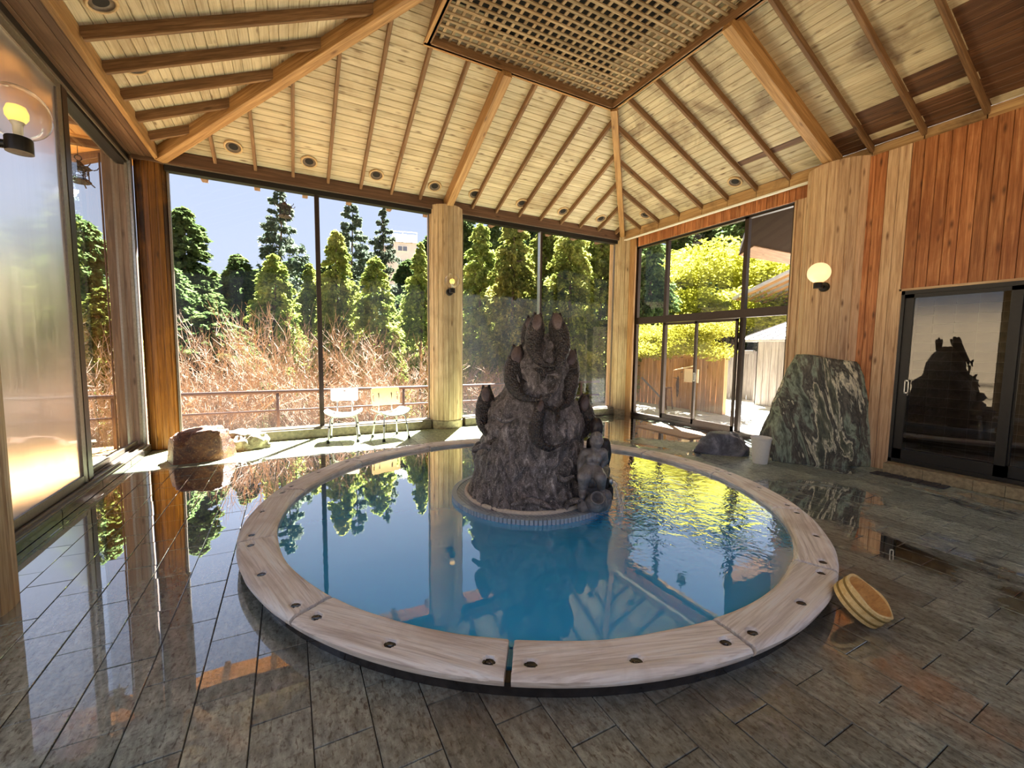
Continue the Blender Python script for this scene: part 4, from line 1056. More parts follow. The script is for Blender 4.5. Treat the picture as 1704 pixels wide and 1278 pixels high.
def SJ(x, y, v, r, r2=None):
    a = sj(x, y, v, r, r2); k = (4.05-svv-v)/(4.05-svv); return ((a[0]+su)*k, a[1]+svv, 1.5+(a[2]-1.5)*k, a[3], a[4])
st = thing('seated_statue', tuple(sp(su, svv, IZ)), 'grey bronze statue of a seated nude woman facing the viewer beside the fish fountain', 'statue')
J = dict(pelvis=SJ(330, 690, -.02, .070, .06), waist=SJ(322, 625, -.035, .055, .045), chest=SJ(350, 525, -.04, .068, .056), bl=SJ(300, 545, .012, .034), br=SJ(398, 540, .012, .034), neckb=SJ(364, 440, -.045, .038), neck=SJ(386, 335, -.035, .026), 
         shl=SJ(238, 462, -.045, .036), ell=SJ(190, 585, -.07, .029), wrl=SJ(182, 695, -.04, .022), hal=SJ(200, 740, -.01, .022),
         shr=SJ(470, 455, -.045, .034), elr=SJ(500, 560, -.075, .027), wrr=SJ(452, 655, -.06, .021), har=SJ(432, 690, -.03, .02),
         hl=SJ(272, 718, .045, .060), kl=SJ(240, 775, .13, .054), al=SJ(228, 945, .09, .03), fl=SJ(222, 1010, .13, .028), tl=SJ(225, 1040, .17, .02),
         hr=SJ(398, 720, .04, .058), kr=SJ(440, 780, .12, .051), ar=SJ(462, 930, .08, .028), fr=SJ(470, 1000, .11, .026), tr=SJ(476, 1030, .15, .018))
skin_figure('body', J, [('pelvis', 'waist'), ('waist', 'chest'), ('chest', 'bl'), ('chest', 'br'), ('shl', 'shr'), ('chest', 'neckb'), ('neckb', 'neck'), ('chest', 'shl'), ('shl', 'ell'), ('ell', 'wrl'), ('wrl', 'hal'), ('chest', 'shr'), ('shr', 'elr'), ('elr', 'wrr'), ('wrr', 'har'),
    ('pelvis', 'hl'), ('hl', 'kl'), ('kl', 'al'), ('al', 'fl'), ('fl', 'tl'), ('pelvis', 'hr'), ('hr', 'kr'), ('kr', 'ar'), ('ar', 'fr'), ('fr', 'tr')], M['statue'], st)
def head(cx_, cy_, v, root, mat, hairmat, scale=1., facing=1, long_hair=False, yaw=.35):
    "sculpted head: skull, brow, eye hollows, nose, lips, chin, ears; hair cap as its own part"
    c = sp(*SJ(cx_, cy_, v, 0)[:3])
    f_ = (UT*facing*math.cos(yaw)+UR*math.sin(yaw)).normalized(); r_ = f_.cross(Vector((0, 0, 1))).normalized() ; u_ = Vector((0, 0, 1))
    n, m_ = 40, 32; vs = []; fs = []
    for j in range(n+1):
        ph = PI*j/n
        for i in range(m_):
            th = 2*PI*i/m_; x, y, z = math.sin(ph)*math.cos(th), math.sin(ph)*math.sin(th), math.cos(ph)   # y = forward
            X_, Y_, Z_ = x*.048, y*.056, z*.068
            if z < 0: X_ *= 1-.30*z*z; Y_ *= 1-.12*z*z
            if y > 0:
                def bl(px, pz, sx, sz): return math.exp(-((x-px)/sx)**2-((z-pz)/sz)**2)
                Y_ += .024*bl(0, -.14, .15, .24)-.016*(bl(.36, .06, .17, .12)+bl(-.36, .06, .17, .12))+.006*(bl(.36, .04, .09, .06)+bl(-.36, .04, .09, .06))
                Y_ += .006*bl(0, .28, .6, .12)+.008*bl(0, -.50, .2, .07)-.005*bl(0, -.56, .25, .04)+.007*bl(0, -.66, .16, .06)+.010*bl(0, -.88, .22, .14)+.005*(bl(.5, -.3, .22, .22)+bl(-.5, -.3, .22, .22))
            if abs(abs(x)-.98) < .2 and abs(z+.02) < .25 and abs(y) < .25: X_ += math.copysign(.009, x)
            vs.append(c+(r_*X_+f_*Y_+u_*Z_)*scale)
    for j in range(n):
        for i in range(m_): fs.append([j*m_+i, j*m_+(i+1) % m_, (j+1)*m_+(i+1) % m_, (j+1)*m_+i])
    q = MB(); q.add(vs, fs); q.build('head', mat, root, True)
    vs = []; fs = []; n = 26
    for j in range(n+1):
        ph = PI*(.0+.78*j/n) if not long_hair else PI*(.0+.9*j/n)
        for i in range(m_):
            th = 2*PI*i/m_; x, y, z = math.sin(ph)*math.cos(th), math.sin(ph)*math.sin(th), math.cos(ph)
            k = 1.13+.05*math.sin(th*11+j*.9)*(1 if j > 2 else .2)
            fr_ = y > .25 and z < .55
            if fr_: k = .86
            p_ = Vector((x*.048*k, y*.056*k-.004, z*.068*k+.002))
            if long_hair and z < .2 and y < .25: p_.z -= .02*(.2-z); 
            vs.append(c+(r_*p_.x+f_*p_.y+u_*p_.z)*scale)
    for j in range(n):
        for i in range(m_): fs.append([j*m_+i, j*m_+(i+1) % m_, (j+1)*m_+(i+1) % m_, (j+1)*m_+i])
    q = MB(); q.add(vs, fs); q.build('hair', hairmat, root, True)
head(388, 312, -.03, st, M['statue'], M['statue'], 1.05)
q = MB()      # breasts are part of the cast torso, the cloth and jar their own parts
jar = MB(); c_ = sp((368-365)/SK+su, svv+.07, IZ+.035)
tilt = Matrix.Rotation(math.radians(50), 3, UR)
jar.lathe([(.0, .0), (.062, .005), (.088, .06), (.09, .10), (.07, .145), (.05, .165), (.056, .18), (.062, .185), (.052, .187), (.042, .165), (.03, .12), (.0, .1)], c_+Vector((0, 0, .015)), 26, tilt)
jar.build('water_jar', M['statue'], st, True)
cl_ = MB(); vv = []; ff = []       # cloth hanging between the knees
for a_ in range(13):
    for b_ in range(11):
        t_ = b_/10; x_ = 345+(a_/12-.5)*(70+40*t_); y_ = 728+170*t_
        vv.append(sp(*SJ(x_, y_, .085+.045*math.sin(t_*2.6)+.008*math.sin(a_*1.9), 0)[:3]))
for a_ in range(12):
    for b_ in range(10): n_ = a_*11+b_; ff.append([n_, n_+1, n_+12, n_+11])
n0 = len(vv); vv += [p_-UT*.012 for p_ in vv]; ff += [[q_+n0 for q_ in f_[::-1]] for f_ in ff]
cl_.add(vv, ff); cl_.build('draped_cloth', M['statue'], st, True)
sb = MB()
for k, (x_, y_, v_, r_) in enumerate(((330, 800, -.08, .11), (325, 950, -.11, .11),  (255, 1110, .08, .07), (480, 1080, .03, .075), (505, 980, .05, .05))):
    p = sp((x_-365)/SK+su, svv+v_, (1180-y_)/SK+IZ); bm = bmesh.new(); bmesh.ops.create_icosphere(bm, subdivisions=3, radius=1)
    vv = []
    for t_ in bm.verts:
        n_ = t_.co.normalized(); vv.append(p+n_*r_*(1+.16*mnoise.fractal(n_*2+Vector((k, 0, 0)), .8, 2, 3)))
    sb.add([q_ for q_ in vv], [[w_.index for w_ in ff.verts] for ff in bm.faces]); bm.free()
for i_, p in enumerate(sb.v):
    if p[2] < IZ-.0: sb.v[i_] = (p[0], p[1], IZ)
sb.build('rock_seat', M['statue'], st, True)
# second figure, seen from behind
s2 = thing('kneeling_statue', tuple(sp(su+.02, svv-.28, IZ)), 'black bronze figure seen from behind, back to back with the grey seated statue', 'statue')
J = dict(pelvis=SJ(420, 640, -.24, .075, .06), waist=SJ(418, 560, -.25, .065, .05), chest=SJ(412, 420, -.25, .082, .06), neckb=SJ(390, 290, -.25, .04), neck=SJ(380, 150, -.25, .028),
         shl=SJ(322, 330, -.25, .042), ell=SJ(305, 450, -.28, .032), wrl=SJ(330, 560, -.32, .026), shr=SJ(492, 335, -.25, .044), elr=SJ(522, 470, -.27, .036), wrr=SJ(505, 620, -.30, .03), har=SJ(495, 670, -.32, .028),
         hl=SJ(360, 690, -.28, .065), kl=SJ(345, 800, -.40, .05), al=SJ(350, 960, -.34, .034), hr=SJ(470, 690, -.28, .065), kr=SJ(480, 800, -.40, .05), ar=SJ(480, 960, -.34, .034))
skin_figure('body', J, [('pelvis', 'waist'), ('waist', 'chest'), ('shl', 'shr'), ('chest', 'neckb'), ('neckb', 'neck'), ('chest', 'shl'), ('shl', 'ell'), ('ell', 'wrl'), ('chest', 'shr'), ('shr', 'elr'), ('elr', 'wrr'), ('wrr', 'har'), ('pelvis', 'hl'), ('hl', 'kl'), ('kl', 'al'), ('pelvis', 'hr'), ('hr', 'kr'), ('kr', 'ar')], M['statue_dark'], s2)
head(378, 130, -.25, s2, M['statue_dark'], M['statue_dark'], 1.08, -1, True, 0.)
q = MB(); p = sp((430-365)/SK+su, svv-.30, IZ); q.lathe([(.0, .0), (.15, .0), (.14, .16), (.11, .30), (.0, .31)], p, 14); o = q.build('rock_seat', M['statue_dark'], s2, True)
# spout
spt = thing('water_spout', tuple(sp(su+.13, svv-.02, IZ)), 'black box spout with a short pipe pouring water beside the seated statue', 'spout')
def boxr(mb, x0, x1, y0, y1, v0, v1):
    P = []
    for y in (y1, y0):
        for v in (v0, v1):
            for x in (x0, x1): a = sj(x, y, 0, 0); P.append(sp(a[0]+su, svv+v, a[2]))
    mb.add(P, [[0,2,3,1],[4,5,7,6],[0,1,5,4],[1,3,7,5],[3,2,6,7],[2,0,4,6]])
q = MB(); boxr(q, 440, 556, 655, 800, -.20, -.04); q.build('stone_block', M['stonebase'], spt)
q = MB(); boxr(q, 470, 550, 798, 912, -.15, .0); q.build('upper_box', M['black_metal'], spt)
q = MB(); boxr(q, 490, 606, 905, 1052, -.17, .02); q.build('lower_box', M['black_metal'], spt)
q = MB(); a_ = sj(552, 850, 0, 0); b_ = sj(612, 850, 0, 0)
pv = [sp(x_+su, svv-.07, a_[2]) for x_ in (a_[0], b_[0])]
q.tube(pv, .036, 14, True); q.build('pipe', M['alu'], spt, True)
q = MB(); path = [sp(b_[0]+su+.0+.085*t_, svv-.07, a_[2]-.005-(a_[2]-WZ)*t_**2) for t_ in [k/14 for k in range(15)]]
q.tube(path, [.018+.016*k/14 for k in range(15)], 10, False); so = q.build('water_stream', M['stream'], spt, True)

# ------------------------------------------------------------------ wall lamps
def wall_lamp(c, to_wall, label, opal=False):
    c = Vector(c); d = Vector((to_wall[0], to_wall[1], 0)).normalized(); r = .135
    t = thing('globe_lamp', tuple(c+d*.2+Vector((0, 0, -.2))), label, 'wall lamp')
    q = MB(); q.lathe([(r*math.sin(PI*k/24), r*math.cos(PI*k/24)) for k in range(0, 22)], c, 40, caps=False); q.build('globe', M['opal'] if opal else M['globe_glass'], t, True)
    q = MB(); q.lathe([(.0, -.128), (.05, -.128), (.054, -.135), (.054, -.205), (.0, -.208)], c, 28); autosmooth(q.build('cup', M['black_metal'], t), 35)
    q = MB(); q.tube([c+Vector((0, 0, -.17)), c+d*.17+Vector((0, 0, -.17))], .022, 12)
    Mx = frame((0, 0, 0), (0, 0, 1), -d).to_3x3()
    q.lathe([(.0, .02), (.055, .02), (.065, .0), (.065, -.03)], c+d*.185+Vector((0, 0, -.17)), 24, Mx); autosmooth(q.build('bracket', M['black_metal'], t), 35)
    if not opal:
        q = MB(); q.lathe([(.018, -.128), (.02, -.07), (.03, -.05)], c, 18); q.build('socket', M['white_plastic'], t, True)
        q = MB(); q.lathe([(.03, -.05), (.044, -.025), (.046, .0), (.036, .03), (.0, .044)], c, 22); q.build('bulb', M['bulb'], t, True)
    return t
wall_lamp((-1.235, 3.30, 2.715), (-1, .08), 'clear glass globe lamp with a lit bulb, cut off by the left edge')
wall_lamp((2.60, 7.25, 2.69), (.1, 1), 'small clear globe lamp on the column between the back windows')
wall_lamp((6.37, 3.235, 2.575), (1, .12), 'glowing opal globe lamp on the wide cedar column', True)

# ------------------------------------------------------------------ shower chairs
def chair(name, loc, rz, label, panel):
    t = thing(name, (0, 0, 0), label, 'chair')
    def bentpanel(w_, h_, th, curve, c, tilt, name_, mat, slots=()):
        nx, nz2 = 28, 12; v = []; f = []
        cells = set()
        for i in range(nx):
            for j in range(nz2):
                u = (i+.5)/nx*2-1; z = (j+.5)/nz2*2-1
                if any(abs(u-a) < aw and abs(z-b) < bw for a, b, aw, bw in slots): continue
                if (abs(u)-.84 > 0 and abs(z)-.72 > 0 and ((abs(u)-.84)/.16)**2+((abs(z)-.72)/.28)**2 > 1): continue
                cells.add((i, j))
        def P(i, j, s_):
            u = i/nx*2-1; z = j/nz2*2-1
            return Vector((u*w_/2, c[1]+curve*(u*u)-curve*.5+s_*th/2+tilt*z*h_/2, c[2]+z*h_/2))
        for i, j in cells:
            n = len(v); v += [P(i, j, -1), P(i+1, j, -1), P(i+1, j+1, -1), P(i, j+1, -1), P(i, j, 1), P(i+1, j, 1), P(i+1, j+1, 1), P(i, j+1, 1)]
            f += [[n, n+1, n+2, n+3], [n+7, n+6, n+5, n+4]]
            if (i-1, j) not in cells: f.append([n, n+3, n+7, n+4])
            if (i+1, j) not in cells: f.append([n+1, n+5, n+6, n+2])
            if (i, j-1) not in cells: f.append([n, n+4, n+5, n+1])
            if (i, j+1) not in cells: f.append([n+3, n+2, n+6, n+7])
        q = MB(); q.add(v, f); o = q.build(name_, mat, t); bm = bmesh.new(); bm.from_mesh(o.data); bmesh.ops.remove_doubles(bm, verts=bm.verts, dist=.0005); bm.to_mesh(o.data); bm.free(); autosmooth(o, 50); return o
    if panel == 'white': bentpanel(.42, .20, .022, -.03, (0, .19, .72), .10, 'backrest', M['white_plastic'], [(0, .62, .1, .1)])
    else: bentpanel(.50, .30, .024, -.035, (0, .19, .68), .10, 'backrest', M['cream_plastic'], [(-.86, 0, .045, .42), (.86, 0, .045, .42)])
    # dished seat with turned-up sides
    v = []; f = []; nx, ny = 24, 14
    for s_ in (0, 1):
        for i in range(nx+1):
            for j in range(ny+1):
                u = i/nx*2-1; y = j/ny*2-1
                su_ = math.copysign(abs(u)**.9, u); k = 1-.08*abs(y)**3
                v.append((su_*.285*k, -.01+y*.205*(1-.1*abs(u)**4), .405+.075*abs(u)**2.4-.008*y*y*(y < 0)*1.5+.018*s_))
    W2 = ny+1; off_ = (nx+1)*W2
    for i in range(nx):
        for j in range(ny):
            a_ = i*W2+j; f.append([a_, a_+1, a_+W2+1, a_+W2]); f.append([off_+a_, off_+a_+W2, off_+a_+W2+1, off_+a_+1])
    for i in range(nx):
        for j in (0, ny): a_ = i*W2+j; q_ = [a_, a_+W2, off_+a_+W2, off_+a_]; f.append(q_ if j == 0 else q_[::-1])
    for j in range(ny):
        for i in (0, nx): a_ = i*W2+j; q_ = [a_, off_+a_, off_+a_+1, a_+1]; f.append(q_ if i == 0 else q_[::-1])
    q = MB(); q.add(v, f); autosmooth(q.build('seat', M['white_plastic'], t), 50)
    for s_ in (-1, 1):
        q = MB(); q.tube([(s_*.115, .12, .40), (s_*.115, .18, .41), (s_*.115, .19, .46), (s_*.115, .20, .74)], .0125, 10); q.build('back_post', M['alu'], t, True)
    for y_ in (-.12, .12):
        q = MB(); q.tube([(-.17, y_, .405), (.17, y_, .405)], .012, 8); q.build('cross_bar', M['alu'], t, True)
    for x_ in (-.12, .12):
        q = MB(); q.tube([(x_, -.14, .40), (x_, .14, .40)], .012, 8); q.build('side_bar', M['alu'], t, True)
    for sx in (-1, 1):
        for sy in (-1, 1):
            q = MB(); q.tube(catmull([(sx*.10, sy*.12, .395), (sx*.145, sy*.14, .395), (sx*.175, sy*.155, .375), (sx*.19, sy*.165, .33), (sx*.205, sy*.19, .19), (sx*.22, sy*.215, .02)], 16), .0135, 10)
            l = q.build('leg', M['alu'], t, True)
            q = MB(); q.lathe([(.0, 0), (.024, 0), (.022, .03), (.017, .045)], (sx*.2205, sy*.2155, 0), 14); q.build('rubber_foot', M['rubber'], l, True)
            q = MB(); q.tube([(sx*.198, sy*.178, .26), (sx*.201, sy*.183, .235)], .0165, 10); q.build('collar', M['rubber'], l, True)
    t.location = loc; t.rotation_euler = (0, 0, rz); return t
chair('shower_chair', (.765, 7.27, 0), math.radians(-11), 'white shower chair with a low oblong backrest, nearer the window mullion', 'white')
chair('shower_chair', (1.475, 7.13, 0), math.radians(14), 'shower chair with a larger cream backrest, nearer the round column', 'cream')

# ------------------------------------------------------------------ rocks
def rock(name, loc, size, mat, label, seed, planes=(), rough=.12, sub_=5, rz=0, shape=None):
    t = Vector((seed*3.1, seed*1.7, seed*.9)); bm = bmesh.new(); bmesh.ops.create_icosphere(bm, subdivisions=sub_, radius=1)
    for v in bm.verts:
        n_ = v.co.normalized(); p = n_*(1+.22*mnoise.noise(n_*1.3+t)+rough*mnoise.fractal(n_*2.6+t, .9, 2.1, 5)+.25*rough*mnoise.fractal(n_*9+t, .8, 2., 4))
        for (a_, b_, c_, d_) in planes:
            m_ = Vector((a_, b_, c_)).normalized(); k = p.dot(m_)-d_
            if k > 0: p -= m_*k*.92
        if shape: p = shape(p)
        v.co = Vector((p.x*size[0], p.y*size[1], p.z*size[2]))
        if v.co.z < 0: v.co.z *= .02
    me = bpy.data.meshes.new(name); bm.to_mesh(me); bm.free(); me.materials.append(mat); me.polygons.foreach_set('use_smooth', [True]*len(me.polygons))
    o = mobj(name, me, None, Matrix.Translation(loc) @ Matrix.Rotation(rz, 4, 'Z')); return tag(o, label, 'rock')
ax = math.radians(-42)
def bigshape(p):
    # tall slab, broad foot, left shoulder sloping away
    z = max(0, p.z); k = 1-.16*z**2.2
    if p.x < 0: k *= 1-.30*min(1, z)**1.6
    return Vector((p.x*k, p.y*(1-.35*z), p.z))
rock('standing_stone', (6.47, 3.19, 0), (.72, .30, 1.70), M['greenrock'], 'tall green and cream banded standing stone against the cedar wall', 3, [(.04, 0, 1, .84), (1, .0, 0, .84), (0, -1, 0, .8)], .07, 6, ax, bigshape)
rock('blue_grey_boulder', (5.68, 4.06, 0), (.37, .26, .36), M['bluerock'], 'low blue-grey boulder behind the white pail', 5, [(0, 0, 1, .85), (0, -1, .2, .8)], .10, 5, math.radians(-42))
rock('brown_boulder', (-1.06, 6.78, 0), (.39, .27, .47), M['redrock'], 'red-brown blocky boulder by the left corner column', 8, [(-.06, -.05, 1, .86), (0, -1, .12, .62), (-1, -.2, .1, .82), (.9, -.5, .1, .8)], .17, 6, math.radians(6))
rock('pale_boulder', (-.60, 7.26, 0), (.30, .19, .33), M['palerock'], 'small pale hollowed boulder behind the red-brown boulder', 12, [(.1, -.1, 1, .75)], .24, 5, math.radians(8))

# ------------------------------------------------------------------ pail, tub, mats
q = MB(); t = thing('plastic_pail', (5.63, 3.43, 0), 'plain white plastic pail in front of the banded standing stone', 'pail')
q.lathe([(.0, .0), (.088, .0), (.09, .01), (.122, .33), (.130, .335), (.132, .35), (.126, .355), (.118, .34), (.086, .02), (.0, .018)], (5.63, 3.43, 0), 40); autosmooth(q.build('bucket', M['white_plastic'], t), 40)
od = Vector((math.cos(math.radians(-73)), math.sin(math.radians(-73)), 0)); TL = math.radians(37)
axv = (od*math.sin(TL)+Vector((0, 0, 1))*math.cos(TL)).normalized(); bas = (od*math.cos(TL)-Vector((0, 0, 1))*math.sin(TL)).normalized()
tr_ = .128; low = PC + od*2.62; bc = Vector((low.x, low.y, .004)) - bas*tr_
Mt = Matrix((bas, axv.cross(bas), axv)).transposed()
t = thing('wash_tub', tuple(low), 'round pale wooden wash tub leaning on the pool rim', 'tub')
ns = 16
for k in range(ns):
    v = []; a0, a1 = 2*PI*k/ns+.0015, 2*PI*(k+1)/ns-.0015; m_ = 4
    for i in range(m_+1):
        a = a0+(a1-a0)*i/m_; hh = .108 - (.010*(math.cos(a*2-.6)**2)) 
        for r, z in ((tr_-.013, .0), (tr_, .0), (tr_, hh-.003), (tr_-.004, hh), (tr_-.011, hh), (tr_-.014, hh-.004)):
            v.append(bc + Mt @ Vector((r*math.cos(a), r*math.sin(a), z)))
    f = []
    for i in range(m_):
        for j in range(6): f.append([i*6+j, i*6+(j+1) % 6, (i+1)*6+(j+1) % 6, (i+1)*6+j][::-1])
    f += [[0, 1, 2, 3, 4, 5], [m_*6+j for j in range(6)][::-1]]
    q = MB(); q.add(v, f); autosmooth(q.build('stave', M['tub'], t), 40)
for z_ in (.028, .074):
    q = MB(); q.lathe([(tr_-.004, z_-.006), (tr_+.0035, z_-.0055), (tr_+.0035, z_+.0055), (tr_-.004, z_+.006)], bc, 48, Mt); q.build('hoop', M['hoop'], t, True)
q = MB(); q.lathe([(.0, .012), (tr_-.0135, .012), (tr_-.0135, .098), (tr_-.0145, .098)], bc, 40, Mt); q.build('lining', M['tubin'], t, True)
t = thing('door_mat', (6.4, 5.55, 0), 'beige woven mat on the floor inside the sliding doors', 'mat')
m4 = [(5.98, 6.10), (6.62, 6.10), (6.62, 4.93), (5.98, 4.93)]
m4 = [(6.06, 6.22), (6.74, 6.16), (6.66, 4.86), (6.02, 4.92)]
q = MB(); q.prism(m4[::-1], .0, .018); q.build('mat_sheet', M['mat'], t)
t = thing('rubber_mat', (6.45, 2.2, 0), 'dark grey ribbed rubber mat before the black door step', 'mat')
for k in range(9):
    y_ = 2.52-.077*k; board('rib', t, M['greymat'], (6.41, y_-.036, .012), (6.60, y_-.036, .012+(.004 if k % 2 else 0)), .07, .014, (0, 0, 1), .006, share=True)
# ------------------------------------------------------------------ outdoors: ground, deck, rails, eaves
def gz(x, y):
    d = max(0, y-9.6, -3.6-x)
    if x > 7.3 and y < 12 and d < 4: d *= max(0, min(1, (12-x)/4)) if False else 1
    z = -.45-2.3*min(1, d/6)
    r = math.hypot(x, y)
    z += .20*max(0, r-24)+1.2*mnoise.noise((x*.06, y*.06, 2))*min(1, max(0, r-14)/10)
    if x > 7: z = max(z, -.42) if y < 11 else z*min(1, max(.15, (y-9)/6)) 
    return z
v = []; f = []; nx_, ny_ = 90, 80
for j in range(ny_+1):
    for i in range(nx_+1):
        x = -70+150*i/nx_; y = -30+125*j/ny_; v.append((x, y, gz(x, y)-.05))
for j in range(ny_):
    for i in range(nx_): f.append([j*(nx_+1)+i, j*(nx_+1)+i+1, (j+1)*(nx_+1)+i+1, (j+1)*(nx_+1)+i])
hs = mobj('hillside', mesh('hillside', v, f, M['ground'], True)); hs['kind'] = 'structure'; hs['label'] = 'leaf covered slope outside the bath house'
dk_ = struct('deck', 'pale boards of the walkway and terrace outside')
y_ = 7.95
while y_ < 9.45: board('deck_board', dk_, M['deck_warm'], (-3.4, y_+.07, -.24), (7.1, y_+.07, -.24), .137, .03, (0, 0, 1)); y_ += .142
x_ = -2.12
while x_ > -3.5: board('deck_board', dk_, M['deck_warm'], (x_-.07, 1., -.24), (x_-.07, 7.94, -.24), .137, .03, (0, 0, 1)); x_ -= .142
x_ = 7.2; k = 0
while x_ < 15.5: board('deck_board', dk_, M['deck'], (x_+.12, -3.0, -.06), (x_+.12, 10.2, -.06), .236, .04, (0, 0, 1)); x_ += .242
def railing(P, posts, label):
    t = thing('deck_railing', P[0], label, 'railing')
    for z_, r_ in ((.635, .034), (.27, .022)):
        q = MB(); q.tube([(p[0], p[1], z_) for p in P], r_, 10); q.build('rail', M['rail'], t, True)
    for p in posts:
        q = MB(); q.tube([(p[0], p[1], -.24), (p[0], p[1], .635)], .028, 8); q.build('post', M['rail'], t, True)
railing([(-3.45, 9.25, 0), (7.6, 9.25, 0)], [(x_, 9.25) for x_ in (-2.6, -.21, 2.2, 4.6, 7.0)], 'rusty brown two-bar railing along the back walkway')
railing([(-3.45, 2.0, 0), (-3.45, 9.2, 0)], [(-3.45, y_) for y_ in (2.4, 4.8, 6.6, 9.1)], 'rusty brown two-bar railing along the left walkway')
# eaves
ev = struct('trim_6', 'eave soffits and rafter tails outside the windows')
for k in range(5): board('soffit_board', ev, M['soffit'], (-2.8, 7.88+.17*k, 4.22), (7.9, 7.88+.17*k, 4.22), .166, .02, (0, 0, -1))
for k in range(6): board('soffit_board', ev, M['soffit'], (-1.98-.165*k, 1., 4.24), (-1.98-.165*k, 8.7, 4.24), .16, .02, (0, 0, -1))
for k in range(5): board('soffit_board', ev, M['soffit'], (7.2+.15*k, 1., 4.24), (7.2+.15*k, 8.6, 4.24), .146, .02, (0, 0, -1))
for k in range(13):
    x_ = -1.84+.725*k; board('rafter_tail', ev, M['tail'], (x_, 7.85, 4.13), (x_, 8.62, 4.13), .085, .1, (0, 0, -1))
for k in range(9):
    y_ = 2.1+.725*k; board('rafter_tail', ev, M['beam_dark'], (-1.95, y_, 4.14), (-2.8, y_, 4.14), .085, .1, (0, 0, -1))
board('hip_tail', ev, M['beam_dark'], (-1.6, 7.7, 4.16), (-2.75, 8.7, 4.10), .12, .14, (0, 0, -1))
# lower roof corner over the right window
rc = struct('trim_7', 'brown eave corner of the neighbouring roof outside the right window')
A, B, Cc, D, E_ = (8.3, 5.75, 3.5), (10.9, 5.75, 3.5), (10.9, 3.4, 4.5), (7.25, 4.82, 3.9), (7.25, 3.4, 4.5)
q = MB(); q.add([A, B, Cc, E_, D]+[(a_, b_, c_+.12) for a_, b_, c_ in (A, B, Cc, E_, D)], [[0, 1, 2, 3, 4], [9, 8, 7, 6, 5]]+[[i, 5+i, 5+(i+1) % 5, (i+1) % 5] for i in range(5)]); q.build('roof_panel', M['fascia_dark'], rc)
board('fascia', rc, M['rafter'], (8.3, 5.60, 3.545), (10.9, 5.60, 3.545), .34, .03, (0, -.4, -1))
# hanging lanterns
def lantern(top, s, label, rz=.4):
    x, y, z = top; t = thing('hanging_lantern', top, label, 'lantern')
    R_ = Matrix.Rotation(rz, 4, 'Z'); c = Vector((x, y, z-.26*s-.12))
    def P(a, r, h): return c + (R_ @ Vector((r*s*math.cos(a), r*s*math.sin(a), h*s)))
    q = MB(); q.tube([(x, y, z), (x, y, c.z+.22*s)], .004, 5); q.build('chain', M['iron'], t)
    q = MB(); q.tube([c+R_ @ Vector((.035*s*math.sin(2*PI*k/16), 0, .185*s+.035*s*math.cos(2*PI*k/16))) for k in range(17)], .006*s, 6); q.build('ring', M['iron'], t)
    n = 6; v = [c+Vector((0, 0, .15*s))]; f = []
    rows = [(.03, .14), (.06, .10), (.10, .065), (.15, .055)]
    for r, h in rows:
        for k in range(n*2): v.append(P(PI*k/n, r*(1 if k % 2 == 0 else .86), h+(.012 if (k % 2 == 0 and r > .12) else 0)))
    m_ = n*2
    for k in range(m_): f.append([0, 1+k, 1+(k+1) % m_])
    for j in range(len(rows)-1):
        for k in range(m_): f.append([1+j*m_+k, 1+(j+1)*m_+k, 1+(j+1)*m_+(k+1) % m_, 1+j*m_+(k+1) % m_])
    q = MB(); q.add(v, f)
    for k in range(n): q.tube([P(2*PI*k/n, .145, .06), P(2*PI*k/n, .185, .085), P(2*PI*k/n, .195, .11)], .006*s, 5)
    q.build('roof', M['iron'], t)
    q = MB()
    for k in range(n):
        q.tube([P(2*PI*k/n, .095, .06), P(2*PI*k/n, .095, -.10)], .007*s, 5)
        for h_ in (.045, -.02, -.09): q.tube([P(2*PI*k/n, .095, h_), P(2*PI*(k+1)/n, .095, h_)], .006*s, 5)
        q.tube([P(2*PI*k/n, .094, -.02), P(2*PI*(k+.5)/n, .083, .045), P(2*PI*(k+1)/n, .094, -.02)], .005*s, 5)
    q.build('cage', M['iron'], t)
    q = MB(); q.lathe([(.0, -.105*s), (.11*s, -.105*s), (.125*s, -.12*s), (.11*s, -.135*s), (.0, -.135*s)], c, 12)
    for k in range(n): q.tube([P(2*PI*k/n, .11, -.125), P(2*PI*k/n, .15, -.165)], .008*s, 5)
    q.build('base', M['iron'], t)
lantern((-2.44, 8.0, 4.2), 1.0, 'cast iron lantern hanging outside the clear left pane')
lantern((.01, 8.5, 4.2), .9, 'cast iron lantern hanging outside the first back window')
lantern((7.75, 6.35, 4.2), .75, 'cast iron lantern hanging outside the right window')
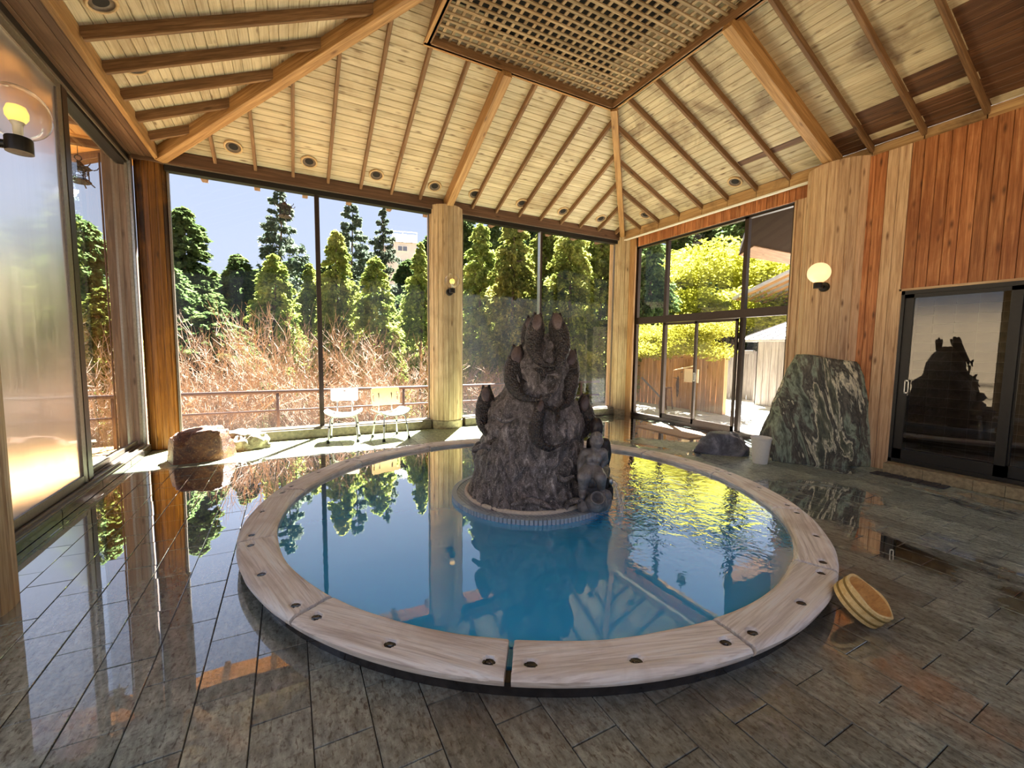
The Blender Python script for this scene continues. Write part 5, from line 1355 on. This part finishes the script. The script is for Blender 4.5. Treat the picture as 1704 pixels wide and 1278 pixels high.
# ------------------------------------------------------------------ right terrace: fences, sign, pavilion
def fence(P0, P1, h, z0, mat, label, bw=.14, gap=.012, cap=True, diag=False, post=True):
    P0, P1 = Vector(P0), Vector(P1); d = (P1-P0); L = d.length; d.normalize(); nrm = Vector((d.y, -d.x, 0)); nrm = nrm if nrm.dot(Vector((0, 0, 0))-P0) > 0 else -nrm
    t = thing('board_fence', tuple(P0), label, 'fence'); n = int(L/(bw+gap))
    for k in range(n):
        p = P0+d*((k+.5)*(bw+gap)); dz = rnd.uniform(-.012, .012)
        board('board', t, mat, (p.x, p.y, z0), (p.x, p.y, z0+h+dz), bw, .02, nrm, .004, share=False)
    for z_ in (.25, h-.18): board('cross_rail', t, mat, P0+Vector((0, 0, z0+z_))-nrm*.02, P1+Vector((0, 0, z0+z_))-nrm*.02, .08, .04, nrm)
    if cap: board('cap_rail', t, mat, P0+Vector((0, 0, z0+h+.05))+nrm*.05, P1+Vector((0, 0, z0+h+.05))+nrm*.05, .12, .12, nrm)
    if diag: board('brace', t, M['greyfence'], P0+d*.35+nrm*.03+Vector((0, 0, z0+h*.55)), P0+d*1.15+nrm*.03+Vector((0, 0, z0+.2)), .05, .03, nrm)
    if post:
        for p in (P0, P1): board('post', t, mat, (p.x+nrm.x*.03, p.y+nrm.y*.03, z0), (p.x+nrm.x*.03, p.y+nrm.y*.03, z0+h+.08), .13, .13, nrm)
    return t
fence((9.5, 9.9, 0), (9.5, 6.85, 0), 1.36, -.06, M['fence'], 'brown board fence with a cap rail beyond the sliding doors', diag=True)
fence((13.2, 10.0, 0), (13.2, 8.45, 0), 1.5, -.06, M['greyfence'], 'weathered grey board fence beside the pavilion', cap=True)
t = thing('notice_box', (9.0, 7.45, 0), 'small slanted notice board on a post before the brown fence', 'sign')
board('panel', t, M['sign'], (9.05, 7.62, .88), (9.05, 7.20, .88), .34, .025, (-1, .12, 0)); board('roof', t, M['sign'], (8.98, 7.86, 1.02), (8.98, 7.30, 1.14), .16, .02, (-.2, 0, 1))
board('post', t, M['fence'], (9.09, 7.42, -.06), (9.09, 7.42, .8), .06, .05, (-1, 0, 0)); board('side', t, M['fence'], (9.05, 7.66, .86), (9.2, 7.62, .86), .34, .02, (0, 1, 0))
t = thing('wooden_stool', (8.95, 8.1, 0), 'small dark wooden stand leaning by the brown fence', 'stool')
for (x_, y_) in ((8.85, 7.98), (8.85, 8.24), (9.08, 7.98), (9.08, 8.24)):
    q = MB(); q.tube([(x_, y_, -.06), (8.96+(x_-8.96)*.7, 8.11+(y_-8.11)*.7, .50)], .018, 6); q.build('leg', M['beam_dark'], t)
q = MB(); q.box(8.86, 9.06, 8.0, 8.22, .50, .53); q.box(8.88, 8.9, 8.0, 8.22, .22, .25); q.build('top', M['beam_dark'], t)
pv_ = thing('garden_pavilion', (13.0, 7.2, 0), 'grey plank pavilion with a pale ribbed roof beyond the right window', 'pavilion')
for k in range(12): board('wall_board', pv_, M['greyfence'], (12.2, 7.62-.21*k, -.06), (12.2, 7.62-.21*k, 1.82), .2, .03, (-1, 0, 0))
for k in range(10): board('wall_board', pv_, M['greyfence'], (12.3+.21*k, 7.72, -.06), (12.3+.21*k, 7.72, 1.82), .2, .03, (0, 1, 0))
ap = Vector((13.9, 6.2, 3.0)); e_ = [(11.85, 8.1), (15.9, 8.1), (15.9, 4.2), (11.85, 4.2)]
q = MB(); q.add([(x_, y_, 1.86) for x_, y_ in e_]+[(x_, y_, 1.80) for x_, y_ in e_]+[tuple(ap)], [[0, 1, 8], [1, 2, 8], [2, 3, 8], [3, 0, 8], [7, 6, 5, 4]]+[[i, 4+i, 4+(i+1) % 4, (i+1) % 4] for i in range(4)]); q.build('roof', M['roofgrey'], pv_)
for k in range(13):
    p = Vector((11.85, 8.1-.325*k, 1.87)); q = MB(); q.tube([p, p+(ap-p)*min(.96, 1)], .018, 5); q.build('roof_rib', M['roofgrey'], pv_)
for k in range(1, 12):
    p = Vector((11.85+.337*k, 8.1, 1.87)); q = MB(); q.tube([p, p+(ap-p)*.96], .018, 5); q.build('roof_rib', M['roofgrey'], pv_)
t = thing('gate_house', (19, 10.5, 0), 'low house with a grey roof and exposed rafters behind the pavilion', 'house')
q = MB(); q.box(18.6, 23., 6.0, 10.4, -.3, 3.6); q.build('wall', M['fence'], t)
q = MB(); q.add([(16.3, 11.5, 3.64), (23.5, 11.5, 3.64), (23.5, 6., 5.6), (16.3, 6., 5.6)]+[(16.3, 11.5, 3.74), (23.5, 11.5, 3.74), (23.5, 6., 5.7), (16.3, 6., 5.7)], [[3, 2, 1, 0], [4, 5, 6, 7]]+[[i, (i+1) % 4, 4+(i+1) % 4, 4+i] for i in range(4)]); q.build('roof', M['roofgrey'], t)
for k in range(12): board('rafter', t, M['fence'], (16.5+.6*k, 11.4, 3.60), (16.5+.6*k, 9.0, 4.45), .09, .08, (0, -.36, -1))
# ------------------------------------------------------------------ trees
def sprays(name, P, D, Lg, Wd, mat, flat=0.):
    "leaf sprays: diamonds at P along D"
    n = len(P); rd = nrg.normal(size=(n, 3)); 
    D = D/np.linalg.norm(D, axis=1, keepdims=True)
    if flat: rd = rd*(1-flat)+np.array([0, 0, 1.])*flat
    Sd = np.cross(D, rd); Sd /= np.linalg.norm(Sd, axis=1, keepdims=True)+1e-9
    Lg = Lg[:, None]; Wd = Wd[:, None]
    V = np.empty((n, 4, 3)); V[:, 0] = P-D*Lg*.5; V[:, 1] = P+Sd*Wd*.5-D*Lg*.08; V[:, 2] = P+D*Lg*.5; V[:, 3] = P-Sd*Wd*.5-D*Lg*.08
    Q = np.arange(n*4).reshape(n, 4); return np_mesh(name, V.reshape(-1, 3), Q, mat)
def crown_conifer(name, mat, nb=420, per=26, shape=.85, spread=1., droop=.25, leaf=.36, low=.06, layered=0, gapy=0.):
    "unit tree: height 1*10 m, radius 3 m"
    H, R = 10., 3.; P = []; D = []
    for b in range(nb):
        t = nrg.uniform(low, 1)**1.0
        if layered: t = low+(1-low)*(math.floor((t-low)/(1-low)*layered)+nrg.uniform(0, .75))/layered
        if gapy and nrg.uniform() < gapy: continue
        az = nrg.uniform(0, 2*PI); env = (1-t)**shape if t > .22 else (1-t)**shape*(.62+.38*(t-low)/(.22-low+1e-6))
        lump = 1+.32*mnoise.noise((math.cos(az)*1.3, math.sin(az)*1.3, t*5+nb))
        L = R*spread*env*lump*nrg.uniform(.6, 1.1)+.12
        s = nrg.uniform(.18, 1, per)**.75; lat = nrg.normal(0, .13, per)*L*(1.15-s); ver = nrg.normal(0, .05, per)*L
        ca, sa = math.cos(az), math.sin(az)
        x = ca*L*s-sa*lat; y = sa*L*s+ca*lat; z = H*t-droop*L*s*s+.12*L*s+ver
        P.append(np.stack([x, y, z], 1)); dd = np.stack([ca-sa*nrg.normal(0, .7, per), sa+ca*nrg.normal(0, .7, per), nrg.normal(-.25, .35, per)], 1); D.append(dd)
    P = np.concatenate(P); D = np.concatenate(D); n = len(P)
    return sprays(name, P, D, nrg.uniform(.6, 1.25, n)*leaf, nrg.uniform(.35, .62, n)*leaf, mat, .35 if layered else .1)
def crown_round(name, mat, blobs=52, per=520, leaf=.135):
    P = []; D = []
    for b in range(blobs):
        d = nrg.normal(size=3); d /= np.linalg.norm(d); d[2] = abs(d[2])*1.1-.25; r = nrg.uniform(.45, 1.)
        c = np.array([0, 0, 6.2])+d*np.array([3.0, 3.0, 3.1])*r; k = nrg.normal(size=(per, 3)); k /= np.linalg.norm(k, axis=1, keepdims=True)
        P.append(c+k*nrg.uniform(.4, 1., (per, 1))*np.array([.95, .95, .5])); D.append(nrg.normal(size=(per, 3)))
    P = np.concatenate(P); D = np.concatenate(D); n = len(P)
    return sprays(name, P, D, nrg.uniform(.7, 1.3, n)*leaf, nrg.uniform(.5, .8, n)*leaf, mat)
CR = dict(hinoki=[crown_conifer('foliage', M['leaf_dark'], 520, 58, .55, 1., .2, .27), crown_conifer('foliage', M['leaf_dark'], 480, 58, .62, 1., .3, .28)],
          cedar=[crown_conifer('foliage', M['leaf_cedar'], 560, 60, .6, .85, .3, .225), crown_conifer('foliage', M['leaf_cedar'], 520, 60, .7, .9, .2, .225)],
          fir=[crown_conifer('foliage', M['leaf_fir'], 230, 90, .8, 1., .16, .22, .08, 22, .12), crown_conifer('foliage', M['leaf_fir'], 210, 90, .62, .9, .08, .22, .15, 20, .15)],
          leafy=[crown_round('foliage', M['leaf_yellow'])])
def trunk_mesh(h, r, seed, limbs=6):
    q = MB(); rr = random.Random(seed); pts = [(.08*math.sin(k*1.3+seed), .08*math.cos(k*1.7+seed), h*k/8) for k in range(9)]
    q.tube(pts, [r*(1-.9*k/8) for k in range(9)], 8)
    for k in range(limbs):
        z = h*rr.uniform(.25, .85); a = rr.uniform(0, 2*PI); l = rr.uniform(.8, 1.9)*(1.2-z/h)
        q.tube([(0, 0, z), (math.cos(a)*l*.5, math.sin(a)*l*.5, z+.12*l), (math.cos(a)*l, math.sin(a)*l, z+.2*l)], [r*.3, r*.2, .01], 5)
    me = mesh('trunk', q.v, q.f, M['bark'], True); return me
TR = [trunk_mesh(9.7, .20, 1, 10), trunk_mesh(9.7, .17, 4, 14)]
TRL = trunk_mesh(7., .16, 9, 12)
def tree(kind, name, px, dist, ytop, wd, label, group=None, var=None, zb=None):
    p = heading(px, dist); z0 = gz(p.x, p.y)-.3 if zb is None else zb
    ztop = EYE+dist*math.cos(math.atan((px-852)/FPX))*0+ (fpz(px, ytop, dist)); h = ztop-z0
    t = thing(name, (p.x, p.y, z0), label, 'tree', group)
    var = rnd.randrange(len(CR[kind])) if var is None else var
    sz = h/10.; sx = wd/6.; rz = rnd.uniform(0, 2*PI)
    if kind == 'leafy': sz = h/9.6
    Mx = Matrix.Translation((p.x, p.y, z0)) @ Matrix.Rotation(rz, 4, 'Z') @ Matrix.Diagonal((sx, sx, sz, 1))
    mobj('trunk', TRL if kind == 'leafy' else TR[rnd.randrange(2)], t, Mx); mobj('foliage', CR[kind][var], t, Mx)
def fpz(px, y, dist):
    d = fwd+rgt*((px-852)/FPX)-upv*((y-639)/FPX); k = dist/math.hypot(d.x, d.y); return d.z*k
# (kind, name, px, dist, ytop, width, label)
T_ = [('hinoki', 'cypress_tree', 318, 19, 348, 5.2, 'broad dense cypress rising left of the tall fir, behind the dark left column'),
      ('fir', 'fir_tree', 474, 22, 316, 4.6, 'tall sparse fir in the middle of the first back window'),
      ('fir', 'fir_tree', 590, 24, 338, 4.6, 'sparse layered fir just right of the window mullion'),
      ('fir', 'fir_tree', 640, 28, 345, 4.2, 'sparse layered fir left of the far white building'),
      ('hinoki', 'cypress_tree', 405, 21, 425, 4.6, 'low dark cypress between the broad cypress and the tall fir'),
      ('cedar', 'cedar_tree', 462, 17, 425, 4.4, 'yellow-green cedar standing under the tall fir'),
      ('cedar', 'cedar_tree', 565, 16, 385, 3.6, 'slim pointed cedar right of the mullion'),
      ('cedar', 'cedar_tree', 628, 15, 428, 3.6, 'bright cedar in front of the far white building'),
      ('cedar', 'cedar_tree', 700, 18, 405, 3.6, 'cedar at the right end of the first back window'),
      ('cedar', 'cedar_tree', 520, 19, 440, 3.6, 'low cedar directly behind the window mullion'),
      ('hinoki', 'cypress_tree', 352, 15, 520, 5.0, 'low dark cypress behind the bare shrubs on the left'),
      ('hinoki', 'cypress_tree', 290, 16, 440, 4.2, 'dark cypress at the left end of the first back window'),
      ('hinoki', 'cypress_tree', 150, 17, 362, 4.6, 'cypress outside the clear left pane'),
      ('cedar', 'cedar_tree', 180, 14, 480, 3.6, 'low cedar outside the clear left pane'),
      ('hinoki', 'cypress_tree', 60, 18, 430, 6., 'cypress blurred behind the fogged glass panel'),
      ('cedar', 'cedar_tree', 800, 15, 372, 3.8, 'tall cedar at the left end of the second back window'),
      ('cedar', 'cedar_tree', 852, 13.5, 345, 3.4, 'tall cedar left of the second mullion, over the carp fountain'),
      ('cedar', 'cedar_tree', 905, 15, 330, 3.6, 'tall cedar behind the second mullion'),
      ('cedar', 'cedar_tree', 945, 12.8, 340, 3.0, 'tall cedar right of the second mullion'),
      ('cedar', 'cedar_tree', 995, 13.8, 345, 3.4, 'tall cedar beside the back right corner column'),
      ('hinoki', 'cypress_tree', 1076, 17, 385, 3.6, 'dark cypress at the left end of the right window'),
      ('hinoki', 'cypress_tree', 1165, 35, 345, 10., 'big dark cypress behind the yellow-green tree'),
      ('hinoki', 'cypress_tree', 1225, 30, 340, 9., 'far dark cypress over the neighbouring roof'),
      ('leafy', 'broadleaf_tree', 1192, 27, 366, 11., 'bright yellow-green broadleaf tree outside the right window'),
      ('leafy', 'broadleaf_tree', 1215, 23, 455, 7.5, 'lower yellow-green tree under the big one, left of the neighbouring roof'),
      ('leafy', 'broadleaf_tree', 1130, 12.6, 500, 3.4, 'low yellow-green tree above the brown fence'),
      ('leafy', 'broadleaf_tree', 1300, 31, 425, 9., 'yellow-green tree behind the low house')]
for a_ in T_: tree(*a_)
for px, d_, yt, wd in ((255, 26, 430, 7), (330, 29, 440, 8), (395, 31, 455, 8), (440, 27, 450, 7), (500, 31, 430, 7), (560, 30, 430, 7), (615, 33, 420, 7), (680, 30, 432, 6), (720, 26, 390, 7), (770, 25, 350, 7), (830, 22, 345, 6), (880, 25, 340, 7), (940, 21, 340, 6), (1000, 24, 350, 7), (1050, 26, 360, 8), (100, 25, 420, 8), (10, 24, 430, 8), (1120, 30, 380, 8), (1290, 32, 400, 8)):
    tree('hinoki', 'forest_tree', px, d_, yt, wd, 'dark evergreen in the forest bank far behind the railing', 'evergreens of the forest bank')
# bare shrubs
def shrub_mesh(seed, stems=34, spread=1.5, h=4.2):
    rr = random.Random(seed); q = MB()
    for k in range(stems):
        a = rr.uniform(0, 2*PI); l = h*rr.uniform(.6, 1.05); lean = rr.uniform(.15, .85)*spread; bend = rr.uniform(-.25, .45)
        pts = []
        for i in range(8):
            t = i/7; w_ = .06*mnoise.noise((k*3.3, t*3, seed))
            pts.append((math.cos(a)*(lean*t**1.25*l*.45)+w_, math.sin(a)*(lean*t**1.25*l*.45)+w_, l*(t-.30*max(0, bend)*t*t)))
        q.tube(pts, [.013*(1-.8*i/7) for i in range(8)], 3, False)
        for b in range(rr.randint(7, 11)):
            i = rr.randint(2, 6); p = Vector(pts[i]); d = (Vector(pts[i+1])-p).normalized(); s_ = Vector((rr.gauss(0, 1), rr.gauss(0, 1), rr.gauss(.35, .6))).normalized()
            ll = rr.uniform(.35, 1.0); e1 = p+(d*.65+s_*.55)*ll*.5; e2 = e1+(d*.5+s_*.6+Vector((0, 0, .25)))*ll*.5
            q.tube([p, e1, e2], [.0065, .005, .0025], 3, False)
            for c in range(2):
                s2_ = Vector((rr.gauss(0, 1), rr.gauss(0, 1), rr.gauss(.3, .6))).normalized(); q.tube([e1, e1+(s2_*.6+d*.4)*rr.uniform(.2, .45)], [.005, .002], 3, False)
    return mesh('stems', q.v, q.f, M['twig'])
SH = [shrub_mesh(1), shrub_mesh(2, 38, 1.8, 3.8), shrub_mesh(3, 30, 1.2, 4.4)]
shr = [(330, 11.2, 560), (390, 11.8, 515), (440, 11.0, 545), (480, 12.4, 520), (535, 11.4, 535), (585, 12.0, 540), (640, 11.2, 560), (690, 12.2, 560), (300, 12.6, 580), (420, 12.8, 530), (800, 11.6, 600), (755, 12.4, 600), (845, 12.2, 610), (175, 11.2, 590), (215, 12.0, 570), (120, 11.6, 600), (365, 10.6, 610), (505, 10.6, 615), (610, 10.7, 615), (280, 10.9, 620)]
for k, (px, d_, yt) in enumerate(shr):
    p = heading(px, d_); z0 = gz(p.x, p.y)-.1; h = EYE+fpz(px, yt, d_)-z0
    t = thing('bare_shrub', (p.x, p.y, z0), 'leafless tan shrub with arching twigs just beyond the railing', 'shrub', 'bare shrubs beyond the railing')
    s_ = h/4.0; mobj('stems', SH[k % 3], t, Matrix.Translation((p.x, p.y, z0)) @ Matrix.Rotation(rnd.uniform(0, 6.28), 4, 'Z') @ Matrix.Diagonal((max(.8, s_*.9), max(.8, s_*.9), s_, 1)))
# far building
bp_ = heading(672, 62); bt = thing('far_building', (bp_.x, bp_.y, 4), 'pale multi-storey building on the hill seen between the firs', 'building')
fx = heading(672, 1.); fx = Vector((fx.x, fx.y, 0)).normalized(); rx = Vector((fx.y, -fx.x, 0))
def bx(q, r0, r1, f0, f1, z0, z1):
    P = [bp_+rx*r+fx*f_ for f_ in (f0, f1) for r in (r0, r1)]
    v = [(p.x, p.y, z) for z in (z0, z1) for p in P]; q.add(v, [[0,2,3,1],[4,5,7,6],[0,1,5,4],[1,3,7,5],[3,2,6,7],[2,0,4,6]])
Zt = EYE+fpz(672, 374, 62)
q = MB(); bx(q, -1.2, 1.9, 0, 8, 2, Zt-2.4); bx(q, -2.6, -1.1, 2, 8, 2, Zt-3.2); q.build('wall', M['plaster'], bt)
q = MB(); P_ = [(-1.4, -.3, Zt-2.4), (2.0, -.3, Zt-2.4), (2.0, 8, Zt-2.4), (-1.4, 8, Zt-2.4), (-1.4, 2.4, Zt-.7), (2.0, 2.4, Zt-.7), (2.0, 8, Zt-.7), (-1.4, 8, Zt-.7)]
q.add([tuple(bp_+rx*a_+fx*b_+Vector((0, 0, c_))) for a_, b_, c_ in P_], [[0, 1, 5, 4], [1, 2, 6, 5], [2, 3, 7, 6], [3, 0, 4, 7], [4, 5, 6, 7]]); q.build('roof', M['roofgrey'], bt)
q = MB(); bx(q, -2.8, -1.0, 1.6, 8, Zt-3.2, Zt-2.6); q.build('side_roof', M['roofgrey'], bt)
q = MB(); bx(q, -2., 2.1, 3, 3.1, Zt-.2, Zt-.1); bx(q, -2., -1.9, 3, 3.1, Zt-.7, Zt-.1); bx(q, 2., 2.1, 3, 3.1, Zt-.7, Zt-.1); bx(q, 0, .1, 3, 3.1, Zt-.7, Zt-.1); q.build('roof_rail', M['winframe'], bt)
for (r0, z_) in ((-.6, -3.3), (-.6, -5.2), (-.6, -7.2)):
    q = MB(); bx(q, r0-.1, r0+1.3, -.08, .02, Zt+z_-.35, Zt+z_+.45); w_ = q.build('window_frame', M['winframe'], bt)
    q = MB(); bx(q, r0, r0+.55, -.12, -.05, Zt+z_-.25, Zt+z_+.35); bx(q, r0+.65, r0+1.2, -.12, -.05, Zt+z_-.25, Zt+z_+.35); q.build('pane', M['winblue'], w_)
